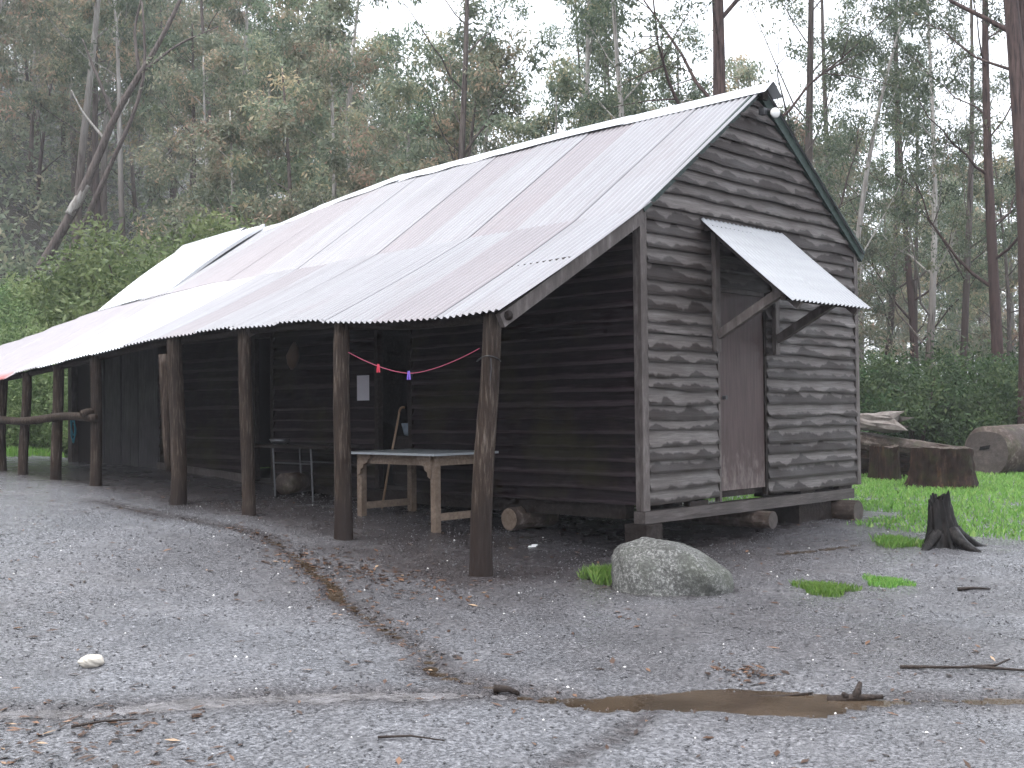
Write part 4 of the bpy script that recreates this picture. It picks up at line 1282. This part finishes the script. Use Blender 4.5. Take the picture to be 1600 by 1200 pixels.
# hillside stand on the left, thick and misty
n = 0
for _ in range(4000):
    if n >= 140:
        break
    dep = rt.uniform(36, 112)
    ang = rt.uniform(-0.50, 0.06)
    lat = dep * math.tan(ang)
    x, y = pos(lat, dep)
    if y - 0.6 * x < 16 or (lat < -9 and dep < 43) or not ok(x, y, 2.3 + dep * 0.012):
        continue
    kd = rt.choice(['D', 'S', 'M'], p=[0.6, 0.16, 0.24])
    pr = {'D': DENSE[rt.integers(4)], 'S': SLIM[rt.integers(3)], 'M': MID[rt.integers(3)]}[kd]
    place_tree(pr, x, y, rt.uniform(0.8, 1.15), rt.uniform(0, 6.28), {'D': 'full crowned gum tree with brown tinged leaves in the misty hillside stand', 'S': 'bare pale trunked slim gum tree in the misty hillside stand', 'M': 'low bushy young gum tree in the misty hillside stand'}[kd], 'gum trees on the misty hillside')
    n += 1
# bushy trees just behind the hut
BUSHY = [(-8.0, 33, .95), (-6.2, 31, 1.0), (-4.4, 29, .92), (-3.2, 33, 1.08), (-2.0, 29.5, .95), (-0.4, 32, 1.0), (0.9, 29, .88), (2.2, 34, .98), (-5.2, 37, 1.15), (-1.2, 38, 1.15), (3.6, 36, 0.9), (-9.8, 36, 1.0), (5.0, 40, .85), (7.4, 41, .8)]
for i, (lat, dep, s) in enumerate(BUSHY):
    x, y = pos(lat, dep); placed.append((x, y))
    rank = sorted(q[0] / q[1] for q in BUSHY).index(lat / dep)
    place_tree(MID[i % 3], x, y, s, i * 1.7, '%s from the left of the bushy olive gum trees behind the hut roof' % ORD[rank], 'bushy trees behind the roof')
# open woodland on the right
n = 0
for _ in range(4000):
    if n >= 105:
        break
    dep = rt.uniform(36, 110)
    ang = rt.uniform(0.06, 0.50)
    lat = dep * math.tan(ang)
    x, y = pos(lat, dep)
    if not ok(x, y, 2.4 + dep * 0.012):
        continue
    kind = rt.integers(6) if dep > 44 else rt.integers(3, 6)
    pr = [SLIM[rt.integers(3)], SLIM[rt.integers(3)], DENSE[rt.integers(4)], MID[rt.integers(3)], OPENT[rt.integers(4)], MID[rt.integers(3)]][kind]
    place_tree(pr, x, y, rt.uniform(0.8, 1.1), rt.uniform(0, 6.28), ['slender bare trunked gum tree in the woodland right of the hut', 'slender bare trunked gum tree in the woodland right of the hut', 'full crowned gum tree in the woodland right of the hut', 'low bushy gum tree in the woodland right of the hut', 'open crowned gum tree in the woodland right of the hut', 'low bushy gum tree in the woodland right of the hut'][kind], 'gum trees in the woodland right of the hut')
    n += 1
# single trees that can be told apart
def single(proto, px, dep, s, rz, label, sz=None):
    x, y = pos((px - 800) / 1788.2 * dep, dep); placed.append((x, y))
    return place_tree(proto, x, y, s, rz, label, None, sz=sz)
single(OPENT[0], 705, 30, 1.0, 0.4, 'tall grey forked gum tree rising above the middle of the roof')
single(SLIM[2], 908, 30, 0.95, 2.0, 'straight thin gum tree standing alone against the white sky')
single(SLIM[1], 938, 34, 0.85, 3.0, 'thinner dark gum tree just right of the straight one')
single(OPENT[1], 1030, 27, 0.85, 0.9, 'gum tree with curving limbs left of the gable peak')
big = tree_proto(5000, 'bark_red', 'gum_leaf_open', h=19, r0=0.25, crown=0.34, limbs=12, spread=4.2, per=85, clump=0.55, sub=7, lean=0.1, L=0.115, droop=0.9, up=1.1, wd=0.34)
single(big, 1110, 26, 1.0, 0.3, 'thick red barked gum tree directly behind the gable peak')
single(OPENT[3], 1275, 29, 1.0, 2.2, 'dark straight gum tree right of the gable peak')
sl = tree_proto(5001, 'bark_pale', 'gum_leaf_open', h=12, r0=0.11, crown=0.25, limbs=9, spread=3.0, per=45, clump=0.5, sub=5, L=0.15, tilt=(1.9, -1.6), up=1.2)
single(sl, 1305, 27, 1.0, 0.0, 'slender pale gum tree leaning right beside the roof edge')
near = tree_proto(5002, 'bark_red', 'gum_leaf_open', h=18, r0=0.27, crown=0.42, limbs=11, spread=3.8, per=90, clump=0.55, sub=6, lean=0.1, L=0.105, droop=0.9, wd=0.34, tilt=(0.25, 0.1))
single(near, 1606, 23.2, 1.0, 1.2, 'thick dark red trunk at the far right edge behind the shrubs')
near2 = tree_proto(5003, 'bark_red', 'gum_leaf_open', h=17, r0=0.17, crown=0.45, limbs=8, spread=3.0, per=50, clump=0.5, sub=5, lean=0.1, L=0.14, droop=0.9, wd=0.34, tilt=(-0.9, 0.5))
single(near2, 1640, 23.8, 1.0, 0.0, 'narrower red trunk leaning against the thick right edge one')
single(OPENT[2], 1566, 26, 0.95, 4.0, 'brown gum tree with peeling bark left of the right edge trunk')
single(OPENT[1], 1440, 33, 0.9, 5.0, 'leafy gum tree over the dark shrubs right of the hut')
single(OPENT[0], 1375, 38, 0.95, 1.0, 'leafy gum tree nearest the right side of the gable')
single(OPENT[3], 1500, 36, 0.9, 3.3, 'leafy gum tree halfway between the gable and right edge')
single(SLIM[0], 445, 37, 0.9, 0.5, 'pale straight trunk above the lowest end of the main roof')

# dead leaning tree on the left
lt = empty('leaning_dead_tree'); tag(lt, 'dead forked tree leaning right with pale torn wood', 'tree')
bx_, by_ = pos(-17.2, 40)
bz = float(macro(bx_, by_))
R3 = np.array([RT[0], RT[1], 0.0])
def lp(u, w):
    return np.array([bx_, by_, bz - 0.8]) + R3 * u + np.array([0, 0, w])
def path(P, r, nme, seed, mat='bark_dark', nn=9):
    P = np.array([lp(*q) for q in P]); k = np.linspace(0, 1, len(P)); t_ = np.linspace(0, 1, 14)
    Q = np.stack([np.interp(t_, k, P[:, i]) for i in range(3)], 1)
    for _ in range(2):
        Q[1:-1] = (Q[:-2] + 2 * Q[1:-1] + Q[2:]) / 4
    return MB().tube(Q, np.interp(t_, [0, 1], r), nn, rough=0.12, seed=seed, a=np.full(14, 0.9)).obj(nme, MATS[mat], lt, smooth=True)
path([(0, 0), (1.4, 2.2), (2.6, 4.6), (3.4, 6.8), (5.0, 9.0), (6.3, 12)], (0.20, 0.045), 'trunk', 1)
path([(0.7, 0), (2.0, 2.0), (3.0, 4.4), (3.9, 6.2), (4.5, 8.0), (4.3, 10.5)], (0.12, 0.03), 'limb', 2)
path([(3.3, 6.4), (2.6, 8.2), (2.2, 9.2)], (0.07, 0.02), 'limb', 3)
path([(4.4, 8.1), (5.6, 9.0), (7.0, 9.6)], (0.07, 0.02), 'limb', 4)
path([(4.2, 7.9), (4.0, 9.5), (4.5, 11.5)], (0.07, 0.02), 'limb', 5)
path([(3.0, 5.6), (2.2, 6.6), (1.8, 7.4)], (0.05, 0.015), 'limb', 6, 'bark_pale')
path([(1.75, 3.0), (2.15, 3.7), (2.35, 4.05)], (0.20, 0.12), 'torn_wood', 7, 'bark_pale')

# ------------------------------------------------------------------ shrubs
def shrub_proto(seed, leaf, w=1.6, h=2.6, clumps=70, per=110, L=0.12, clump=0.42):
    rng = np.random.default_rng(seed)
    wood = MB()
    for i in range(7):
        a = rng.uniform(0, 6.28); q = np.linspace(0, 1, 6)
        rr_ = w * rng.uniform(0.2, 0.75)
        pts = np.stack([rr_ * q * math.cos(a), rr_ * q * math.sin(a), -0.2 + (h * rng.uniform(0.6, 0.9) + 0.2) * q ** 0.9], 1)
        wood.tube(pts, 0.05 * (1 - 0.8 * q), 5, cap=False, a=np.full(6, 0.1))
    cen = []
    while len(cen) < clumps:
        p = rng.uniform(-1, 1, 3)
        rr_ = math.hypot(p[0], p[1])
        zz = (p[2] + 1) / 2
        lim = 0.75 + 0.35 * math.sin(zz * 3.0) - 0.45 * max(0, zz - 0.65) * 2
        if rr_ < lim and (rr_ > 0.35 * lim or zz > 0.6):
            cen.append((p[0] * w, p[1] * w, 0.15 + zz * h * (1 - 0.12 * rr_)))
    cen = np.array(cen)
    cr = clump * rng.uniform(0.6, 1.3, clumps)
    tint = np.clip(rng.beta(2, 2.2, clumps), 0, 1)
    Vv, q, at = leaf_quads(cen, cr, per, rng, L, 0.34, 0.1, 0.85, tint)
    mo = wood.obj('stem', MATS['bark_dark'], smooth=True); sm_ = mo.data; bpy.data.objects.remove(mo)
    return sm_, fast_mesh('foliage', Vv, q, MATS[leaf], at)
WAT = [shrub_proto(60 + i, 'wattle_leaf', 2.0, 3.4, 170, 150, 0.105, 0.46) for i in range(2)]
DSH = [shrub_proto(70 + i, 'dark_shrub_leaf', 1.4, 2.0, 75, 120, 0.10, 0.36) for i in range(3)]
def place_shrub(pr, x, y, s, rz, label, group):
    e = empty('shrub', (x, y, float(macro(x, y)) - 0.12), rz, s)
    tag(e, label, 'shrub', group)
    link('stem', pr[0], e); link('foliage', pr[1], e)
k = 0
LST = [(-8.4, 28, 1.75), (-6.7, 29, 1.72), (-9.9, 28, 1.45), (-7.6, 26.5, 1.4), (-9.2, 26.5, 1.05), (-11.8, 28, 0.95), (-5.3, 32, 1.3), (-11.6, 31, 1.0), (-13.2, 29, 0.9)]
for lat, dep, s in LST:
    x, y = pos(lat, dep)
    place_shrub(WAT[k % 2], x, y, s, k * 1.3, '%s from the left of the bright green shrubs rising behind the far room' % ORD[sorted(q[0] / q[1] for q in LST).index(lat / dep)], 'bright shrubs behind the far room'); k += 1
LST = [(-10.2, 23.5, 0.85), (-9.0, 23, 0.7), (-11.4, 25, 0.9), (-8.0, 24, 0.7), (-12.5, 24, 0.8), (-13.4, 27, 0.9)]
for lat, dep, s in LST:
    x, y = pos(lat, dep)
    place_shrub(WAT[k % 2], x, y, s, k * 1.3, '%s from the left of the green shrubs past the far verandah posts' % ORD[sorted(q[0] / q[1] for q in LST).index(lat / dep)], 'shrubs past the far posts'); k += 1
LST = [(6.5, 24.5, 1.1), (7.6, 25, 1.15), (8.6, 24.5, 1.1), (9.7, 25, 1.15), (10.7, 24, 1.05), (11.7, 25, 1.1), (12.8, 24, 1.05), (8.1, 27, 1.25), (10.2, 27, 1.3), (12.2, 27, 1.25), (6.2, 27.5, 1.2), (5.0, 27, 1.0), (3.6, 28, 1.0)]
for lat, dep, s in LST:
    x, y = pos(lat, dep)
    place_shrub(DSH[k % 3], x, y, s, k * 1.1, '%s from the left of the dark green shrubs behind the fallen logs' % ORD[sorted(q[0] / q[1] for q in LST).index(lat / dep)], 'dark shrubs behind the logs'); k += 1

# low growth covering the forest floor
rng = np.random.default_rng(44)
cx, cy, cr = [], [], []
while len(cx) < 2600:
    dep = rng.uniform(27, 115); lat = dep * math.tan(rng.uniform(-0.55, 0.55))
    x, y = pos(lat, dep)
    cx.append(x); cy.append(y); cr.append(rng.uniform(0.5, 1.1) * (0.7 + dep / 90))
cx, cy, cr = map(np.array, (cx, cy, cr))
cen = np.stack([cx, cy, macro(cx, cy) + 0.4 * cr], 1)
Vv, q, at = leaf_quads(cen, cr, 75, rng, 0.30, 0.4, 0.0, 0.8)
at = at * 0.75
us = link('undergrowth', fast_mesh('undergrowth', Vv, q, MATS['gum_leaf'], at), kind='stuff')
tag(us, 'low green growth covering the forest floor', 'undergrowth')

# ================================================================== grass
def blades(xs, ys, rng, hmin, hmax, wd=0.007, lean=0.5, base=None):
    n = len(xs)
    z = gz(xs, ys) if base is None else base
    hh = rng.uniform(hmin, hmax, n)
    a = rng.uniform(0, 6.28, n); b = rng.uniform(0, 6.28, n)
    sx, sy = np.cos(a) * wd, np.sin(a) * wd
    lx, ly = np.cos(b) * hh * lean * rng.random(n), np.sin(b) * hh * lean * rng.random(n)
    p0 = np.stack([xs - sx, ys - sy, z - 0.01], 1); p1 = np.stack([xs + sx, ys + sy, z - 0.01], 1)
    p2 = np.stack([xs + sx * 0.7 + lx * 0.35, ys + sy * 0.7 + ly * 0.35, z + hh * 0.6], 1)
    p3 = np.stack([xs + lx, ys + ly, z + hh], 1)
    Vv = np.stack([p0, p1, p2, p3], 1).reshape(-1, 3)
    return Vv, np.arange(4 * n).reshape(-1, 4), np.repeat(np.clip(rng.beta(2, 2, n), 0, 1), 4)
rng = np.random.default_rng(8)
xs = rng.uniform(2.2, 22, 620000); ys = rng.uniform(-6, 11, 620000)
lawn = fbm(xs * 0.45, ys * 0.45, 3, 60) * 0.5 + fbm(xs * 1.9, ys * 1.9, 2, 61) * 0.25
# grass begins beyond the worn strip in front of the gable; a worn path crosses it
edge = (xs - 3.1) + 0.25 * (ys + 1.8)
path_d = np.abs(xs - (6.45 - 0.48 * (ys - 0.1))) - 0.22
keep = (edge + lawn * 1.3 > 0.15) & (path_d + lawn * 0.9 > 0.0) & ~((xs < W + 0.5) & (ys > -0.4)) & (rng.random(len(xs)) < 0.62)
keep &= ((xs - 2.42) ** 2 + (ys + 1.62) ** 2 > 0.10)
xs, ys = xs[keep][:190000], ys[keep][:190000]
Vv, q, at = blades(xs, ys, rng, 0.025, 0.075, 0.009, 1.0)
tag(link('grass', fast_mesh('grass', Vv, q, MATS['grass'], at), kind='stuff'), 'bright green grass right of the hut', 'grass')
# grass beyond the far verandah end
xs = rng.uniform(-6, 6, 30000); ys = rng.uniform(13.4, 20, 30000)
k_ = fbm(xs * 0.6, ys * 0.6, 3, 66) > -0.15
Vv, q, at = blades(xs[k_], ys[k_], rng, 0.06, 0.16, 0.012, 0.7)
tag(link('grass', fast_mesh('grass', Vv, q, MATS['grass'], at), kind='stuff'), 'strip of green grass beyond the far verandah posts', 'grass')
def tuft(name, cx, cy, rx, ry, rot, n, h0, h1, label, seed):
    rng = np.random.default_rng(seed)
    r = np.minimum(np.abs(rng.normal(0, 0.5, n)), 1.0); a = rng.uniform(0, 6.28, n)
    wob = 1 + 0.25 * np.sin(3 * a + seed) + 0.15 * np.sin(5 * a + 2 * seed)
    u, v = r * np.cos(a) * rx * wob, r * np.sin(a) * ry * wob
    xs = cx + u * math.cos(rot) - v * math.sin(rot); ys = cy + u * math.sin(rot) + v * math.cos(rot)
    Vv, q, at = blades(xs, ys, rng, h0, h1, 0.0034, 0.8)
    tag(link(name, fast_mesh(name, Vv, q, MATS['grass'], at)), label, 'grass tuft')
tuft('grass_tuft', -0.26, -1.96, 0.20, 0.24, yaw, 6500, 0.015, 0.055, 'round green grass tuft on bare gravel, nearer the boulder', 1)
tuft('grass_tuft', 0.36, -2.16, 0.16, 0.22, yaw, 4600, 0.015, 0.045, 'smaller green grass tuft on bare gravel, nearer the burnt stump', 2)
tuft('grass_tuft', -1.18, -0.52, 0.20, 0.16, 0.4, 2600, 0.03, 0.12, 'tall green grass tuft against the left of the boulder', 3)
tuft('grass_tuft', 2.16, -1.38, 0.25, 0.20, 0.0, 1700, 0.03, 0.10, 'green mossy grass mound left of the burnt stump', 4)

# ================================================================== litter on the ground
def scatter_leaves(n, sampler, rng, L=(0.03, 0.09)):
    xs, ys = sampler(n, rng)
    n = len(xs)
    z = gz(xs, ys) + 0.006
    a = rng.uniform(0, 6.28, n); ll = rng.uniform(*L, n); hw = ll * rng.uniform(0.08, 0.20, n)
    dx, dy = np.cos(a), np.sin(a)
    ti = rng.normal(0, 0.14, n); cu = rng.uniform(0.0, 0.25, n)
    p0 = np.stack([xs - dx * ll / 2, ys - dy * ll / 2, z - ti * ll / 2], 1)
    p2 = np.stack([xs + dx * ll / 2, ys + dy * ll / 2, z + ti * ll / 2 + cu * ll * 0.3], 1)
    p1 = np.stack([xs - dy * hw, ys + dx * hw, z + cu * hw], 1); p3 = np.stack([xs + dy * hw, ys - dx * hw, z + 0.004 + cu * hw], 1)
    Vv = np.stack([p0, p1, p2, p3], 1).reshape(-1, 3)
    return Vv, np.arange(4 * n).reshape(-1, 4), np.repeat(np.clip(rng.beta(1.6, 2.4, n) + (rng.random(n) < 0.06) * 0.45, 0, 1), 4)
def wide(n, rng):
    return rng.uniform(-7.5, 4, n), rng.uniform(-6, 7, n)
def along(kind, spread, lo=0.0, hi=1.0):
    Q = [c for c in CHANS if c[0] == kind][0][1]
    def f(n, rng):
        i = (rng.uniform(lo, hi, n) * (len(Q) - 1)).astype(int)
        return Q[i, 0] + rng.normal(0, spread, n), Q[i, 1] + rng.normal(0, spread, n)
    return f
def spot(cx, cy, sx, sy):
    return lambda n, rng: (rng.normal(cx, sx, n), rng.normal(cy, sy, n))
rng = np.random.default_rng(17)
parts = [scatter_leaves(1500, wide, rng), scatter_leaves(520, along('ver', 0.11, 0.30, 0.97), rng, (0.02, 0.07)), scatter_leaves(220, along('main', 0.10), rng, (0.02, 0.06)),
         scatter_leaves(420, spot(-2.6, 0.85, 0.25, 0.55), rng), scatter_leaves(70, spot(-3.02, -2.98, 0.09, 0.09), rng), scatter_leaves(300, spot(-6.2, -1.6, 0.4, 0.4), rng)]
Vv = np.concatenate([p[0] for p in parts]); at = np.concatenate([p[2] for p in parts])
tag(link('leaf_litter', fast_mesh('leaf_litter', Vv, np.arange(len(Vv)).reshape(-1, 4), MATS['litter'], at), kind='stuff'), 'scattered brown fallen gum leaves on the wet ground', 'leaf litter')

# loose grit: small stones
rng = np.random.default_rng(23)
n = 34000
xs = rng.uniform(-7.6, 3.5, n); ys = rng.uniform(-6, 5, n)
kp = ~((xs > 0) & (ys > 0)) & (np.hypot(xs - CAM[0], ys - CAM[1]) > 1.2)
xs, ys = xs[kp], ys[kp]; n = len(xs)
z = gz(xs, ys)
r = 0.003 + 0.008 * rng.random(n) ** 3
O = np.array([(1, 0, 0), (-1, 0, 0), (0, 1, 0), (0, -1, 0), (0, 0, 1), (0, 0, -1)], float)
OF = np.array([(0, 2, 4), (2, 1, 4), (1, 3, 4), (3, 0, 4), (2, 0, 5), (1, 2, 5), (3, 1, 5), (0, 3, 5)])
sc3 = rng.uniform(0.6, 1.4, (n, 6, 1)) * r[:, None, None] * np.array([1, 1, 0.7])
an = rng.uniform(0, 6.28, n); ca, sa = np.cos(an), np.sin(an)
Pq = O[None] * sc3
Px = Pq[..., 0] * ca[:, None] - Pq[..., 1] * sa[:, None]; Py = Pq[..., 0] * sa[:, None] + Pq[..., 1] * ca[:, None]
Vv = np.stack([Px + xs[:, None], Py + ys[:, None], Pq[..., 2] + z[:, None] + 0.003], -1).reshape(-1, 3)
Fq = (OF[None] + (np.arange(n) * 6)[:, None, None]).reshape(-1, 3)
at = np.repeat(np.where(rng.random(n) < 0.02, 1.0, rng.random(n) * 0.8), 6)
tag(link('grit', fast_mesh('grit', Vv, Fq, MATS['pebble'], at), kind='stuff'), 'loose wet grit and tiny stones over the clearing', 'gravel')

# twigs and bark one can pick out
def twig(name, P, r, label, seed, mat='twig'):
    P = [np.array((x, y, g1(x, y) + dz)) for x, y, dz in P]
    tag(MB().tube(np.array(P), np.linspace(r, r * 0.5, len(P)), 6, rough=0.1, seed=seed).obj(name, MATS[mat], smooth=True), label, 'twig')
e = empty('forked_twig'); tag(e, 'forked dark twig lying on gravel at the right edge', 'twig')
for P in ([(-2.33, -3.55, .012), (-2.15, -3.80, .02), (-2.02, -3.95, .03), (-1.90, -3.98, .05)], [(-2.10, -3.86, .02), (-1.98, -4.05, .015), (-1.85, -4.3, .012)]):
    MB().tube(np.array([(x, y, g1(x, y) + dz) for x, y, dz in P]), np.linspace(0.011, 0.005, len(P)), 6, rough=0.1).obj('branch', MATS['twig'], e, smooth=True)
e = empty('bark_curl'); tag(e, 'dark curled bark with sticking prongs at the right puddle end', 'bark')
for P in ([(-3.13, -3.55, .02), (-3.05, -3.66, .035), (-2.96, -3.76, .02)], [(-3.05, -3.66, .03), (-3.0, -3.66, .075)], [(-3.07, -3.62, .03), (-3.1, -3.62, .06)]):
    MB().tube(np.array([(x, y, g1(x, y) + dz) for x, y, dz in P]), np.linspace(0.024, 0.010, len(P)), 7, rough=0.15).obj('bark_strip', MATS['twig'], e, smooth=True)
twig('bark_chip', [(-4.24, -2.30, .02), (-4.20, -2.36, .025), (-4.16, -2.40, .01)], 0.022, 'dark chip of bark where the two runnels meet', 3)
twig('thin_twig', [(-3.32, -3.22, .02), (-3.22, -3.34, .02), (-3.10, -3.45, .015)], 0.010, 'thin dark twig floating along the far puddle bank', 4)
twig('thin_twig', [(-6.05, -1.45, .01), (-5.92, -1.5, .015), (-5.8, -1.58, .012)], 0.008, 'thin dark twig beside the left end of the runnel', 5)
twig('thin_twig', [(0.42, -2.72, .015), (0.55, -2.78, .02), (0.68, -2.86, .01)], 0.016, 'dark twig on gravel right of the small grass tuft', 6)
twig('thin_twig', [(-5.2, -2.55, .01), (-5.1, -2.65, .015), (-5.02, -2.78, .01)], 0.007, 'fine twig on the near bank of the left runnel', 7)
for (x, y, a, L_, lab) in ((-0.95, 1.10, 0.2, 0.075, 'white paper scrap right beside the nearest post'), (-0.58, 0.86, 0.1, 0.07, 'white paper scrap farther from the nearest post'), (-0.50, 0.90, -0.3, 0.055, 'greyish paper scrap, rightmost of the three under the verandah')):
    z_ = g1(x, y)
    m = MB().beam((x - L_ / 2 * math.cos(a + yaw), y - L_ / 2 * math.sin(a + yaw), z_ + 0.010), (x + L_ / 2 * math.cos(a + yaw), y + L_ / 2 * math.sin(a + yaw), z_ + 0.012), 0.03, 0.012)
    tag(m.obj('paper_scrap', MATS['scrap']), lab, 'scrap')

# ================================================================== haze: rainy air over the valley
hz = MB().box(-176, 176, -176, 176, -3.0, 104.0)
hm = bpy.data.materials.new('rain_haze'); hm.use_nodes = True
hm.node_tree.nodes.clear()
ho = hm.node_tree.nodes.new('ShaderNodeOutputMaterial')
pv = hm.node_tree.nodes.new('ShaderNodeVolumePrincipled')
pv.inputs['Color'].default_value = (0.93, 0.945, 1.0, 1)
pv.inputs['Density'].default_value = 0.0009
pv.inputs['Anisotropy'].default_value = 0.0
hm.node_tree.links.new(pv.outputs[0], ho.inputs['Volume'])
tag(hz.obj('haze', hm, kind='stuff'), 'pale rainy haze filling the valley air', 'haze')
